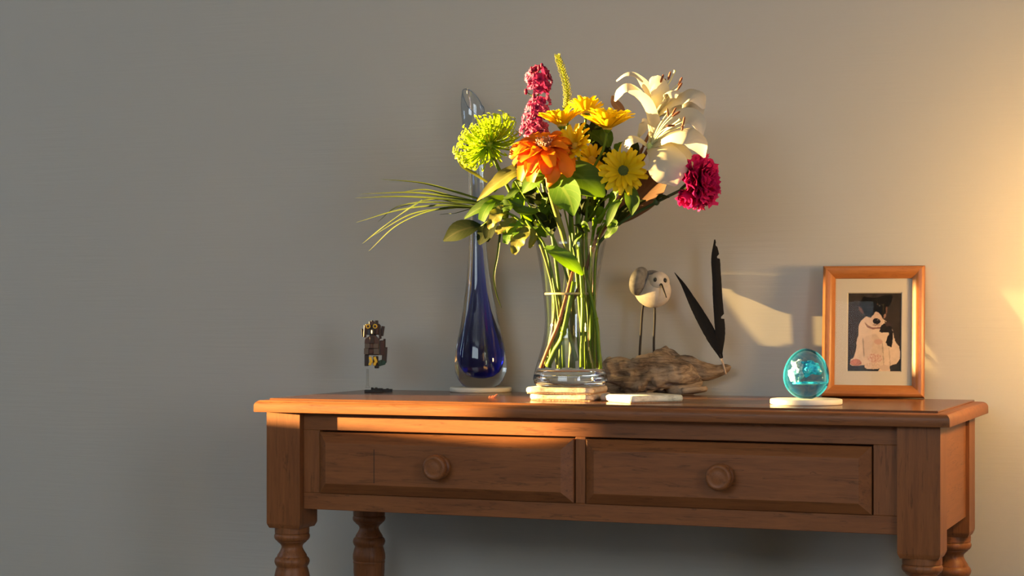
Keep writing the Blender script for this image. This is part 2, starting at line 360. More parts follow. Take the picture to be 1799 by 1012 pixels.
for (a, b) in (d1, d2):
    a += .001; b -= .001; zt = dzt-.0032; zl = dzb+.0006
    g = G(); bv = .0175
    def rect(i, y): return [V(a+i, y, zl+i), V(b-i, y, zl+i), V(b-i, y, zt-i), V(a+i, y, zt-i)]
    vs = rect(0, AY+.03)+rect(0, AY-.0035)+rect(.0012, AY-.0047)+rect(bv, AY-.0175)+rect(bv+.0008, AY-.0178)
    fs = []
    for k in range(4):
        for j in range(4): p = k*4+j; q = k*4+(j+1) % 4; fs.append((p, q, q+4, p+4))
    fs += [(3, 2, 1, 0), (16, 17, 18, 19)]
    g.add(vs, fs); dr = g.build('drawer', M_WX, tb, smooth=False, recalc=True)
    kc = V((a+b)/2, AY-.0178, (zt+zl)/2+.0005)
    R = Matrix.Translation(kc) @ Matrix.Rotation(PI/2, 4, 'X')
    g = G(); g.add(*lathe([(.0190, 0), (.0205, .002), (.0208, .0045), (.0190, .0065), (.0150, .0085), (.0140, .0115), (.0165, .0140), (.0205, .0165), (.0216, .0205), (.0210, .0245), (.0190, .0270), (.0160, .0282), (.0155, .0278), (.0090, .0290), (.002, .0294)], 36, M=R))
    g.build('knob', M_WY, dr)
    if a < .3:
        g = G(); g.add(*box((P(657, 830, .012).x, AY-.0178, TZ-.113), (.0011, .0006, .058))); g.build('crack', plain('dark_crack', (.03, .015, .01), .8), dr, smooth=False)

# ------------------------------------------------------------------ coasters and stones
def stone_mat(name, top, side, spots):
    m, nt, b, o = mat(name); tc = N(nt, 'ShaderNodeTexCoord'); n1 = N(nt, 'ShaderNodeTexNoise', Scale=55., Detail=6., Roughness=.7)
    n2 = N(nt, 'ShaderNodeTexVoronoi', Scale=160.); mp = N(nt, 'ShaderNodeMapping'); mp.inputs['Scale'].default_value = (1, 1, 2.4)
    nt.links.new(tc.outputs['Object'], mp.inputs[0])
    for n in (n1, n2): nt.links.new(mp.outputs[0], n.inputs['Vector'])
    r = ramp(nt, [(.30, spots), (.46, side), (.60, top), (.8, side)]); nt.links.new(n1.outputs['Fac'], r.inputs['Fac']); nt.links.new(r.outputs[0], b.inputs['Base Color'])
    b.inputs['Roughness'].default_value = .7
    bp = N(nt, 'ShaderNodeBump', Strength=.7, Distance=.002); nt.links.new(n1.outputs['Fac'], bp.inputs['Height']); nt.links.new(bp.outputs['Normal'], b.inputs['Normal']); return m
M_STONE = stone_mat('tumbled_stone', (.62, .52, .42), (.50, .38, .28), (.22, .13, .09))
M_STONE2 = stone_mat('pale_tumbled_stone', (.74, .70, .62), (.64, .58, .48), (.38, .33, .28))
M_CORK = plain('cork_backing', (.45, .26, .15), .9, bump=.6, bscale=300, var=.25)
def stone_coaster(c, rot, z, seed, label, m, side=.107, h=.0115):
    t = thing('stone_coaster', (c[0], c[1], z), label, 'coaster', rot, 'square stone coasters')
    n = 14; rnd = random.Random(seed); g = G(); vs = []; fs = []
    outline = []
    r = .012; hs = side/2
    for cxn, cyn, a0 in ((hs-r, hs-r, 0), (-hs+r, hs-r, PI/2), (-hs+r, -hs+r, PI), (hs-r, -hs+r, 1.5*PI)):
        for k in range(5): a = a0+PI/2*k/4; outline.append((cxn+r*math.cos(a), cyn+r*math.sin(a)))
        nx = [(-1, 0), (0, -1), (1, 0), (0, 1)][int(a0/(PI/2)+.1)]
        for k in range(1, 8): q = outline[-1] if k == 1 else q; outline.append((cxn+r*math.cos(a)+nx[0]*(side-2*r)*k/8, cyn+r*math.sin(a)+nx[1]*(side-2*r)*k/8))
    prof = [(-.0015, .0022), (0, .0038), (.0004, h*.6), (-.0006, h*.85), (-.0028, h)]
    M_ = len(outline)
    for k, (d, zz) in enumerate(prof):
        for (x, y) in outline:
            L = math.hypot(x, y); j = d+(mnoise.noise(V(x*70, y*70, zz*90+seed*9))*.0011 if k < 4 else 0)
            vs.append(V(x*(1+j/L), y*(1+j/L), zz + (mnoise.noise(V(x*60, y*60, seed))*.0004 if k == 4 else 0)))
    for k in range(4):
        for j in range(M_): a = k*M_+j; b = k*M_+(j+1) % M_; fs.append((a, b, b+M_, a+M_))
    fs.append(tuple(range(M_-1, -1, -1))); fs.append(tuple(range(4*M_, 5*M_)))
    g.add(vs, fs); g.build('stone_tile', m, t, world=False)
    g = G(); g.add(*box((0, 0, .00115), (side-.006, side-.006, .0023), .0008, 1)); g.build('cork_backing', M_CORK, t, smooth=False, world=False)
    return t
VC = V(.5305, .163, 0)            # glass vase axis
stone_coaster((VC.x+.001, VC.y), YAW-math.radians(21)+.0, TZ, 1, 'square tumbled stone coaster lying on the table, lower of the two beneath the vase', M_STONE, .114)
stone_coaster((VC.x-.004, VC.y-.004), YAW-math.radians(17), TZ+.0116, 2, 'square tumbled stone coaster directly beneath the glass vase, upper one of the pair', M_STONE, .118)
stone_coaster((.668, .136), YAW+math.radians(26), TZ, 3, 'single pale square stone coaster lying in front of the driftwood', M_STONE2, .107, .0125)
M_CER = plain('cream_ceramic', (.80, .74, .62), .55, bump=.08, bscale=400)
def round_coaster(c, label):
    t = thing('round_coaster', (c[0], c[1], TZ), label, 'coaster', 0, 'round cream coasters')
    g = G(); g.add(*lathe([(.056, 0), (.0578, .0008), (.0585, .002), (.0585, .0075), (.0578, .0088), (.0562, .0092), (.02, .0093), (.001, .0093)], 56)); o = g.build('ceramic_disc', M_CER, t, world=False)
    o.modifiers.new('es', 'EDGE_SPLIT').split_angle = math.radians(50)
    g = G(); g.add(*lathe([(.050, -.0000), (.050, .0004)], 40)); g.build('cork_base', M_CORK, t, smooth=False, world=False)
BV = V(.266, .394, 0); EG = V(.946, .150, 0)
round_coaster(BV, 'round cream coaster under the tall blue vase')
round_coaster(EG, 'round cream coaster under the blue glass egg')

# ------------------------------------------------------------------ glass vase
M_VASE = thin_glass('clear_vase_glass', (.985, .985, .97), .02, 1.55, .60)
M_WATER = thin_glass('water', (.97, .98, .93), .03, 1.1, .92)
M_GLASS = glass('solid_clear_glass', (.97, .98, .95))
gv = thing('glass_vase', (VC.x, VC.y, TZ+.0242), 'clear waisted glass vase half full of water holding the bouquet', 'vase')
s_ = PXM(VC.y, VC.x); zc = TZ+.0242
def zpx(y): return CAM.z-(y-HZ)*s_
zb0 = zpx(676)
ro = [(y, r*s_) for y, r in ((422, 62.5), (440, 58.8), (463, 54.6), (490, 50.3), (514, 47.5), (542, 44.9), (565, 44.4), (582, 45.6), (596, 47.8), (610, 51), (621, 54), (634, 58), (647, 61.9), (657, 64.6), (666, 65.6))]
out = [(r, zpx(y)-zb0) for y, r in ro]
inn = [(r-.0022, z) for r, z in out[:-3]]
g = G(); g.add(*lathe(list(reversed(out)) + [(out[0][0]-.0006, out[0][1]+.0009), (out[0][0]-.0016, out[0][1]+.0009)] + inn, 56, cap=False)); g.build('vase_wall', M_VASE, gv, world=False)
g = G(); g.add(*lathe([(.045, 0), (.058, .0004), (out[-1][0]-.002, .004), (out[-1][0]-.0002, .0095), (out[-1][0]-.0006, .014), (out[-2][0]-.0008, zpx(657)-zb0), (out[-3][0]-.003, zpx(649)-zb0), (.04, zpx(652)-zb0), (.001, zpx(652)-zb0)], 56)); g.build('thick_base', M_GLASS, gv, world=False)
zw = zpx(515)-zb0
wp = [(.001, zpx(648)-zb0)]+[(r-.0030, z) for r, z in reversed(out[4:-3])]+[(ro[4][1]-.0026, zw+.0016), (ro[4][1]-.006, zw), (.001, zw)]
g = G(); g.add(*lathe(wp, 48)); g.build('water', M_WATER, gv, world=False)
M_MEN = petal_mat('water_meniscus', (.55, .50, .32), (.55, .50, .32), .5, .2)
g = G(); rr = ro[4][1]-.0036
g.add(*lathe([(rr+.0012, zw-.0014), (rr+.0016, zw+.0006), (rr+.001, zw+.0022), (rr-.0008, zw+.0012), (rr-.001, zw-.0004), (rr+.0012, zw-.0014)], 48, cap=False)); g.build('water_line', M_MEN, gv, world=False)

# ------------------------------------------------------------------ tall blue vase
M_BLUE = None
def blue_core():
    m, nt, b, o = mat('cobalt_glass'); tc = N(nt, 'ShaderNodeTexCoord'); sp = N(nt, 'ShaderNodeSeparateXYZ'); nt.links.new(tc.outputs['Object'], sp.inputs[0])
    mr = N(nt, 'ShaderNodeMapRange'); mr.inputs[1].default_value = .0; mr.inputs[2].default_value = .42; nt.links.new(sp.outputs[2], mr.inputs[0])
    r = ramp(nt, [(0, (.012, .018, .42)), (.18, (.018, .028, .52)), (.40, (.09, .15, .80)), (.75, (.38, .50, .90)), (1, (.66, .76, .93))]); nt.links.new(mr.outputs[0], r.inputs[0])
    nt.links.new(r.outputs[0], b.inputs['Base Color']); b.inputs['Roughness'].default_value = .04; b.inputs['IOR'].default_value = 1.2
    r2 = ramp(nt, [(0, (.96,)*3), (.3, (1,)*3), (.6, (1,)*3), (1, (1,)*3)]); nt.links.new(mr.outputs[0], r2.inputs[0]); nt.links.new(r2.outputs[0], b.inputs['Transmission Weight'])
    return m
bzv = TZ+.0094
bv_ = thing('blue_glass_vase', (BV.x, BV.y, bzv), 'tall slender blue glass bud vase with slanted lip and clear heavy base', 'vase', YAW)
sb = PXM(BV.y, BV.x)
def bz(y): return (686-y)*sb
bp_ = [(686, 27, 842), (681, 34, 842), (672, 41, 842), (660, 45, 842), (647, 46, 842), (635, 45.2, 841.6), (620, 43.3, 841.2), (600, 39.5, 841.2), (575, 33.8, 840.6), (550, 29.2, 840), (520, 24.4, 839), (490, 20, 838), (460, 17, 837), (430, 14.8, 836.3), (400, 13.4, 835.5), (360, 12.8, 834.6), (320, 12.8, 833.6), (290, 13.4, 832.6), (262, 14.6, 831.2)]
def bent_lathe(rows, n=40):
    vs = []; fs = []
    for (r, z, dx) in rows:
        for k in range(n): vs.append(V(dx+r*math.cos(2*PI*k/n), r*math.sin(2*PI*k/n), z))
    for i in range(len(rows)-1):
        for k in range(n): a = i*n+k; b = i*n+(k+1) % n; fs.append((a, b, b+n, a+n))
    return vs, fs
n = 40; rows = [(r*sb, bz(y), (cx-842)*sb) for y, r, cx in bp_]
vs, fs = bent_lathe(rows, n)
fs.append(tuple(range(len(vs)-n, len(vs)))); fs.append(tuple(range(n-1, -1, -1)))
g = G(); g.add(vs, fs); g.build('clear_outer_glass', M_GLASS, bv_, world=False)
# slanted lip: a plane cut, high on the left, curling in at its top
lv = []; lf = []
lrows = [(262, 14.6, 831.2, 0, 0), (240, 16.8, 829.8, 0, 0), (224, 18.8, 828.6, 0, 0)]
for (y, r, cx, a, b) in lrows:
    for k in range(n): lv.append(V((cx-842)*sb+r*sb*math.cos(2*PI*k/n), r*sb*math.sin(2*PI*k/n), bz(y)))
rim = []
for lift, rr_ in ((.35, 20.2), (.65, 20.8), (.88, 20.0), (1, 17.8)):
    for k in range(n):
        c_, s2 = math.cos(2*PI*k/n), math.sin(2*PI*k/n); h = (1-math.cos(2*PI*k/n+PI*.27))/2; zt = 213-52*h**.85; y_ = 224+(zt-224)*lift
        rq = rr_ if h > .35 else 20.4
        p_ = V((827.6-842)*sb+rq*sb*c_, rq*sb*s2, bz(y_)); lv.append(p_)
        if lift == 1: rim.append(p_)
for i in range(len(lv)//n-1):
    for k in range(n): a = i*n+k; b = i*n+(k+1) % n; lf.append((a, b, b+n, a+n))
g = G(); g.add(lv, lf); lip = g.build('slanted_lip', thin_glass('lip_glass', (.80, .86, .93), .03, 1.9, .42), bv_, world=False)
g = G(); rv = []; rf = []
for k in range(n):
    p_ = rim[k]; o_ = (p_-V((827.6-842)*sb, 0, p_.z)).normalized()
    for q in range(6): a = 2*PI*q/6; rv.append(p_+o_*(.0011*math.cos(a))+UP*(.0011*math.sin(a)))
for k in range(n):
    for q in range(6): a = k*6+q; b = k*6+(q+1) % 6; c_ = ((k+1) % n)*6+q; d_ = ((k+1) % n)*6+(q+1) % 6; rf.append((a, b, d_, c_))
g.add(rv, rf); g.build('rim', thin_glass('rim_glass', (.62, .72, .85), .05, 2.0, .5), lip, world=False)
core = [(664, 5, 843), (662, 14, 843), (657, 21, 843), (649, 25.5, 842.5), (638, 28, 842), (622, 28.2, 842), (605, 25.5, 841.5), (585, 20.5, 841), (555, 14, 840), (520, 9.6, 839), (480, 7.2, 838), (440, 5.6, 837), (400, 4.6, 835.5), (340, 4.2, 834), (290, 4.5, 832.6), (262, 5, 831), (258, 3, 831)]
vs, fs = bent_lathe([(r*sb, bz(y), (cx-842)*sb) for y, r, cx in core], 36); fs.append(tuple(range(35, -1, -1))); fs.append(tuple(range(len(vs)-36, len(vs))))
g = G(); g.add(vs, fs); g.build('cobalt_core', blue_core(), bv_, world=False)
for (x, y, r) in ((826, 661, 4.5), (848, 630, 1.4), (835, 600, 1.2), (845, 560, 1.0), (838, 575, .9)):
    g = G(); g.add(*ball(((x-842)*sb, -20*sb, bz(y)), (r*1.6*sb if r > 4 else r*sb, r*sb, r*sb), 14, 8)); o = g.build('air_bubble', M_VASE, bv_, world=False)

# ------------------------------------------------------------------ blue glass egg
sE = PXM(EG.y, EG.x)
eg = thing('glass_egg', (EG.x, EG.y, TZ+.0093), 'clear turquoise art glass egg paperweight on a round coaster', 'paperweight', YAW)
ep = []
for i in range(25):
    a = PI*i/24; z = (1-math.cos(a))/2; r = 40*math.sin(a)*(1+.10*math.cos(a))
    ep.append((max(r*sE, .0005), max(z*89*sE, 0)))
ep = [(max(r, .0008), max(z, .0009)-.0009) for r, z in ep]
def egg_glass():
    m, nt, b, o = mat('turquoise_glass'); tc = N(nt, 'ShaderNodeTexCoord'); n1 = N(nt, 'ShaderNodeTexNoise', Scale=30., Detail=4., Distortion=1.5); nt.links.new(tc.outputs['Object'], n1.inputs[0])
    r = ramp(nt, [(.35, (.34, .74, 1)), (.52, (.86, .95, 1)), (.7, (.50, .82, 1))]); nt.links.new(n1.outputs['Fac'], r.inputs[0])
    lw = N(nt, 'ShaderNodeLayerWeight', Blend=.35); tr = N(nt, 'ShaderNodeBsdfTransparent'); nt.links.new(r.outputs[0], tr.inputs[0])
    te = N(nt, 'ShaderNodeBsdfRefraction', IOR=1.3, Roughness=.05); te.inputs[0].default_value = (.05, .52, 1, 1)
    df = N(nt, 'ShaderNodeBsdfTranslucent'); df.inputs[0].default_value = (.05, .55, 1, 1)
    d2_ = N(nt, 'ShaderNodeBsdfDiffuse'); d2_.inputs[0].default_value = (.05, .52, 1, 1)
    m3 = N(nt, 'ShaderNodeMixShader'); m3.inputs[0].default_value = .5; nt.links.new(df.outputs[0], m3.inputs[1]); nt.links.new(d2_.outputs[0], m3.inputs[2])
    m0 = N(nt, 'ShaderNodeMixShader'); m0.inputs[0].default_value = .8; nt.links.new(te.outputs[0], m0.inputs[1]); nt.links.new(m3.outputs[0], m0.inputs[2])
    pw = N(nt, 'ShaderNodeMath', operation='POWER'); pw.inputs[1].default_value = 2.6; nt.links.new(lw.outputs['Facing'], pw.inputs[0])
    m1 = N(nt, 'ShaderNodeMixShader'); nt.links.new(pw.outputs[0], m1.inputs[0]); nt.links.new(tr.outputs[0], m1.inputs[1]); nt.links.new(m0.outputs[0], m1.inputs[2])
    gl = N(nt, 'ShaderNodeBsdfGlossy', Roughness=.02); f = N(nt, 'ShaderNodeFresnel', IOR=1.14); m2 = N(nt, 'ShaderNodeMixShader'); nt.links.new(f.outputs[0], m2.inputs[0]); nt.links.new(m1.outputs[0], m2.inputs[1]); nt.links.new(gl.outputs[0], m2.inputs[2])
    nt.links.new(m2.outputs[0], o.inputs[0]); nt.nodes.remove(b)
    return m
g = G(); g.add(*lathe(ep, 48)); g.build('egg_body', egg_glass(), eg, world=False)
M_SWIRL = plain('teal_swirl', (.05, .55, .92), .25, bump=.5, bscale=150, var=.6)
M_FOAM = plain('silver_bubbles', (.55, .62, .55), .25, bump=.8, bscale=300, var=.5)
M_AIR = thin_glass('air_bubble', (.9, .97, 1), .02, 1.8, .5)
def blob(c, r, seed, amp, M=None, n=28, m=18, fr=40):
    vs, fs = ball((0, 0, 0), r, n, m); out = []
    for v in vs: out.append(v*(1+amp*mnoise.fractal(v*fr+V(seed, 0, 0), 1, 2, 3))+Vector(c))
    return out, fs
g = G(); g.add(*blob((.006, 0, .050), (.017, .012, .012), 3, .5, fr=90)); g.build('teal_swirl', M_SWIRL, eg, world=False)
g = G(); g.add(*blob((-.014, .002, .046), (.012, .010, .016), 8, .6, fr=120)); g.build('silver_swirl', M_FOAM, eg, world=False)
g = G(); g.add(*blob((.006, .004, .0255), (.026, .020, .0028), 5, .35, fr=70)); g.build('blue_band', M_SWIRL, eg, world=False)
rnd = random.Random(5)
for k in range(9):
    g = G(); g.add(*ball((rnd.uniform(-.02, .024), rnd.uniform(-.018, 0), rnd.uniform(.02, .062)), rnd.uniform(.0008, .0022), 10, 7)); g.build('air_bubble', M_AIR, eg, world=False)
g = G(); g.add(*ball((-.0005, -.014, .046), .004, 14, 9)); g.build('air_bubble', M_AIR, eg, world=False)

# ------------------------------------------------------------------ framed photograph
M_FRX = wood('cherry_frame_lengthwise', (3, 30, 30), (.32, .105, .026), (.46, .175, .045), .3, .25)
M_FRZ = wood('cherry_frame_upright', (30, 30, 3), (.32, .105, .026), (.46, .175, .045), .3, .25)
M_MAT = plain('mat_board', (.57, .51, .40), .8)
fw, fh = .177, .233
pf = thing('picture_frame', (1.004, .418, TZ), 'wooden picture frame with a dog photograph leaning against the wall', 'picture frame', math.radians(7))
LEAN = Matrix.Rotation(math.radians(-8.0), 4, 'X')
rw = .0215
def rail(name, p0, p1, inward, m):   # mitred moulding: outer edge p0-p1, profile across
    prof = [(0, .002), (0, -.016), (.0015, -.0195), (.005, -.0215), (.010, -.0210), (.016, -.0165), (.0205, -.0115), (rw, -.0105), (rw, .002)]
    g = G(); p0 = V(*p0); p1 = V(*p1); iw = V(*inward); T = (p1-p0).normalized(); vs = []; fs = []
    for (a, y) in prof:
        vs += [LEAN @ (p0+iw*a+T*a+V(0, y, 0)), LEAN @ (p1+iw*a-T*a+V(0, y, 0))]
    n_ = len(prof)
    for k in range(n_): a = 2*k; b = 2*((k+1) % n_); fs.append((a, a+1, b+1, b))
    fs.append(tuple(2*k for k in range(n_))); fs.append(tuple(2*k+1 for k in reversed(range(n_))))
    g.add(vs, fs); o = g.build(name, m, pf, world=False, recalc=True); o.modifiers.new('es', 'EDGE_SPLIT').split_angle = math.radians(32)
hw = fw/2
rail('frame_rail', (-hw, 0, 0), (hw, 0, 0), (0, 0, 1), M_FRX); rail('frame_rail', (-hw, 0, fh), (hw, 0, fh), (0, 0, -1), M_FRX)
rail('frame_rail', (-hw, 0, 0), (-hw, 0, fh), (1, 0, 0), M_FRZ); rail('frame_rail', (hw, 0, 0), (hw, 0, fh), (-1, 0, 0), M_FRZ)
ix0, ix1, iz0, iz1 = -hw+rw-.001, hw-rw+.001, rw-.001, fh-rw+.001
px0, px1, pz0, pz1 = -.0445, .0475, .0470, .1855
def lean_box(name, a, b, m): g = G(); vs, fs = box2(a, b); g.add([LEAN @ v for v in vs], fs); return g.build(name, m, pf, smooth=False, world=False)
lean_box('backing_board', (ix0-.008, .0, iz0-.008), (ix1+.008, .004, iz1+.008), plain('backing_board', (.05, .045, .04), .8))
# mat with a cut window and white bevel
g = G(); o4 = [(ix0, iz0), (ix1, iz0), (ix1, iz1), (ix0, iz1)]; i4 = [(px0-.0015, pz0-.0015), (px1+.0015, pz0-.0015), (px1+.0015, pz1+.0015), (px0-.0015, pz1+.0015)]; j4 = [(px0, pz0), (px1, pz0), (px1, pz1), (px0, pz1)]
vs = [LEAN @ V(x, -.0055, z) for x, z in o4]+[LEAN @ V(x, -.0055, z) for x, z in i4]+[LEAN @ V(x, -.0035, z) for x, z in j4]+[LEAN @ V(x, -.001, z) for x, z in o4]
fs = [(k, (k+1) % 4, 4+(k+1) % 4, 4+k) for k in range(4)]+[(4+k, 4+(k+1) % 4, 8+(k+1) % 4, 8+k) for k in range(4)]+[(k, 12+k, 12+(k+1) % 4, (k+1) % 4) for k in range(4)]
g.add(vs, fs); mt_ = g.build('mat_board', M_MAT, pf, smooth=False, world=False)
# the print: colours laid down per vertex
def inpoly(x, y, poly):
    c = False; j = len(poly)-1
    for i in range(len(poly)):
        xi, yi = poly[i]; xj, yj = poly[j]
        if (yi > y) != (yj > y) and x < (xj-xi)*(y-yi)/(yj-yi)+xi: c = not c
        j = i
    return c
def ell(x, y, cx, cy, a, b, rot=0):
    dx, dy = x-cx, y-cy; c_, s2 = math.cos(rot), math.sin(rot); return ((dx*c_+dy*s2)/a)**2+((-dx*s2+dy*c_)/b)**2 < 1
BODY = [(345, 340), (300, 375), (272, 420), (268, 470), (262, 520), (246, 560), (238, 620), (225, 680), (205, 725), (175, 745), (172, 785), (195, 800), (250, 798), (300, 790), (300, 810), (320, 828), (380, 830), (440, 822), (425, 845), (460, 855), (530, 852), (528, 800), (560, 785), (590, 780), (625, 735), (632, 680), (625, 615), (595, 580), (585, 530), (575, 460), (545, 400), (500, 370), (430, 340)]
CHEST = [(300, 560), (330, 520), (420, 500), (470, 560), (470, 690), (440, 770), (350, 765), (300, 700)]
HEADB = [(268, 262), (300, 200), (330, 150), (380, 160), (470, 160), (520, 140), (585, 135), (600, 160), (560, 240), (525, 270), (530, 300), (500, 350), (470, 345), (450, 300), (420, 300), (390, 350), (345, 340), (310, 290)]
BLAZE = [(430, 292), (455, 300), (480, 330), (497, 370), (490, 405), (460, 432), (410, 432), (372, 412), (360, 380), (385, 345), (410, 325)]
PATCH = [(470, 432), (500, 405), (545, 402), (568, 430), (578, 500), (572, 560), (555, 628), (525, 612), (508, 580), (520, 540), (545, 492), (520, 486), (475, 492), (455, 480)]
def dog(x, y):                   # x, y in a 852 x 1012 drawing frame
    nz = mnoise.fractal(V(x*.02, y*.02, 3), 1, 2, 4); nf = mnoise.noise(V(x*.09, y*.07, 7))
    x += nf*5; y += nz*3
    c = V(.036, .027, .022)*(1+.5*nz)
    if y > 300 and (x < 300 or x > 520) and y < 690: c = V(.040, .029, .023)*(1+.35*nz)
    if y > 700: c = V(.028, .027, .028)*(1+.4*nz)
    W_ = V(.66, .49, .35)
    if inpoly(x, y, BODY):
        c = W_*(1+.12*nz)
        if inpoly(x, y, CHEST): c = V(.58, .42, .30)*(1+.12*nz)
        if abs(x-302) < 5 and 540 < y < 720: c = c*.55
        if abs(x-476-(y-600)*.0) < 5 and 590 < y < 790: c = c*.6
        if abs(x-534) < 4 and 630 < y < 800: c = c*.7
        if ell(x, y, 400, 728, 65, 42): c = V(.52, .27, .2) if nf > .05 else V(.62, .44, .33)
        if ell(x, y, 225, 768, 52, 32): c = V(.45, .18, .13)*(1+.3*nz)
        if ell(x, y, 372, 800, 75, 30): c = V(.60, .42, .30)*(1+.25*nf)
        if inpoly(x, y, [(330, 385), (350, 420), (400, 442), (470, 436), (470, 452), (400, 460), (345, 440), (325, 400)]): c = V(.26, .13, .10)
        if ell(x, y, 440, 575, 40, 25): c = V(.55, .33, .24)
        if ell(x, y, 480, 815, 45, 25): c = V(.56, .40, .29)
    if inpoly(x, y, PATCH): c = V(.016, .013, .013)*(1+.4*nz)
    if inpoly(x, y, [(505, 385), (555, 395), (565, 425), (520, 430)]): c = V(.06, .035, .03)
    if inpoly(x, y, HEADB): c = V(.006, .005, .0045)*(1+.4*nz)
    if ell(x, y, 300, 280, 12, 40, -.5) or ell(x, y, 532, 280, 7, 34, .1): c = V(.16, .08, .055)
    if inpoly(x, y, BLAZE): c = V(.60, .42, .31)*(1+.15*nf)
    if ell(x, y, 342, 372, 14, 26, .3): c = V(.62, .45, .34)
    if ell(x, y, 512, 335, 10, 22, .3): c = V(.30, .17, .12)
    if ell(x, y, 436, 384, 34, 27): c = V(.018, .014, .014)
    if ell(x, y, 447, 372, 8, 4): c = V(.16, .14, .13)
    if ell(x, y, 432, 418, 34, 7): c = V(.30, .17, .13)
    if ell(x, y, 372, 262, 15, 11) or ell(x, y, 474, 240, 13, 9): c = V(.004, .004, .004)
    if ell(x, y, 380, 232, 6, 5) or ell(x, y, 455, 222, 7, 5): c = V(.11, .06, .045)
    if ell(x, y, 367, 257, 4, 3) or ell(x, y, 470, 236, 4, 3): c = V(.22, .2, .2)
    return c
nx_, ny_ = 110, 156; vs = []; fs = []; cols = []
for j in range(ny_+1):
    for i in range(nx_+1):
        a, b = i/nx_, j/ny_
        vs.append(LEAN @ V(px0-.001+(px1-px0+.002)*a, -.0032, pz0-.001+(pz1-pz0+.002)*b))
        yy = 853-b*735; cols.append(dog(190-(yy-120)*.068+a*490, yy))
for j in range(ny_):
    for i in range(nx_): a = j*(nx_+1)+i; fs.append((a, a+1, a+nx_+2, a+nx_+1))
m, nt, b, o = mat('photo_print'); at_ = N(nt, 'ShaderNodeAttribute', attribute_name='print'); nt.links.new(at_.outputs['Color'], b.inputs['Base Color']); b.inputs['Roughness'].default_value = .7; b.inputs['Specular IOR Level'].default_value = .1
g = G(); g.add(vs, fs); pr = g.build('photo_print', m, pf, smooth=False, world=False)
ca = pr.data.color_attributes.new('print', 'FLOAT_COLOR', 'POINT')
for k, c in enumerate(cols): ca.data[k].color = (max(c.x, 0), max(c.y, 0), max(c.z, 0), 1)
pr['label'] = 'photograph of a sitting black and white puppy on a dark background'
M_PANE = thin_glass('picture_glass', (.98, .98, .97), .01, 1.03, .95)
lean_box('glass_pane', (ix0-.0005, -.0078, iz0-.0005), (ix1+.0005, -.0062, iz1+.0005), M_PANE)

# ------------------------------------------------------------------ driftwood, shorebird, feathers
def drift_mat():
    m, nt, b, o = mat('weathered_driftwood'); tc = N(nt, 'ShaderNodeTexCoord'); mp = N(nt, 'ShaderNodeMapping'); mp.inputs['Scale'].default_value = (14, 60, 75); nt.links.new(tc.outputs['Object'], mp.inputs[0])
    n1 = N(nt, 'ShaderNodeTexNoise', Scale=1.2, Detail=8., Roughness=.72, Distortion=1.2); nt.links.new(mp.outputs[0], n1.inputs[0])
    n2 = N(nt, 'ShaderNodeTexNoise', Scale=22., Detail=3.); nt.links.new(tc.outputs['Object'], n2.inputs[0])
    r = ramp(nt, [(.38, (.03, .02, .013)), (.46, (.17, .115, .070)), (.56, (.34, .25, .165)), (.72, (.52, .41, .29))]); 
    ad = N(nt, 'ShaderNodeMath', operation='MULTIPLY_ADD'); ad.inputs[1].default_value = .45; nt.links.new(n2.outputs['Fac'], ad.inputs[0])
    a2 = N(nt, 'ShaderNodeMath', operation='MULTIPLY'); a2.inputs[1].default_value = .6; nt.links.new(n1.outputs['Fac'], a2.inputs[0]); nt.links.new(a2.outputs[0], ad.inputs[2])
    nt.links.new(ad.outputs[0], r.inputs[0]); nt.links.new(r.outputs[0], b.inputs['Base Color']); b.inputs['Roughness'].default_value = .85
    bp = N(nt, 'ShaderNodeBump', Strength=.9, Distance=.003); nt.links.new(n1.outputs['Fac'], bp.inputs['Height']); nt.links.new(bp.outputs['Normal'], b.inputs['Normal']); return m
DWY = .398
sD = PXM(DWY, .6)
dwo = P(1150, 690, DWY); dw = thing('driftwood', (dwo.x, dwo.y, TZ), 'gnarled weathered driftwood log lying at the back of the table', 'driftwood', YAW-.12)
def drx(x): return (x-1150)*sD
def gnarl(spine, rad, seed, n=40, nu=60, amp=.3):
    spine = [Vector(p) for p in spine]; vs = []; fs = []
    for i in range(nu+1):
        t = i/nu; p = cr(spine, t); T = (cr(spine, min(t+.02, 1))-cr(spine, max(t-.02, 0))).normalized()
        A = (UP-T*T.z).normalized(); B = T.cross(A); ry, rz = [smoothl(q, t) for q in rad]
        for k in range(n):
            a = 2*PI*k/n; q = A*math.cos(a)*rz+B*math.sin(a)*ry
            s3 = V(p.x*16+seed, q.normalized().y*1.5, q.normalized().z*1.5+seed)
            f_ = 1+amp*mnoise.fractal(s3, 1, 2.1, 4)-amp*.9*abs(mnoise.noise(V(p.x*34, math.cos(a)*2.2, math.sin(a)*2.2+seed)))
            endf = min(1, (t*6)**.5+.35, ((1-t)*6)**.5+.3)
            vs.append(p+q*f_*endf)
    for i in range(nu):
        for k in range(n): a = i*n+k; b = i*n+(k+1) % n; fs.append((a, b, b+n, a+n))
    fs.append(tuple(range(n-1, -1, -1))); fs.append(tuple(range(nu*n, nu*n+n))); return vs, fs
def z_(y): return (690-y)*sD
g = G(); g.add(*gnarl([(drx(1052), 0, z_(655)), (drx(1095), 0, z_(660)), (drx(1140), 0, z_(657)), (drx(1190), 0, z_(656)), (drx(1235), 0, z_(662))],
                    [[.020, .034, .036, .034, .020], [z_(662), z_(654), z_(652), z_(652), z_(668)]], 4.3, 64, 110, .42))
g.add(*gnarl([(drx(1180), .0, z_(640)), (drx(1205), 0, z_(637)), (drx(1232), -.004, z_(648)), (drx(1258), -.003, z_(648)), (drx(1283), -.006, z_(640))],
             [[.020, .022, .016, .011, .005], [.016, .017, .018, .012, .006]], 9.1, 24, 30, .25))
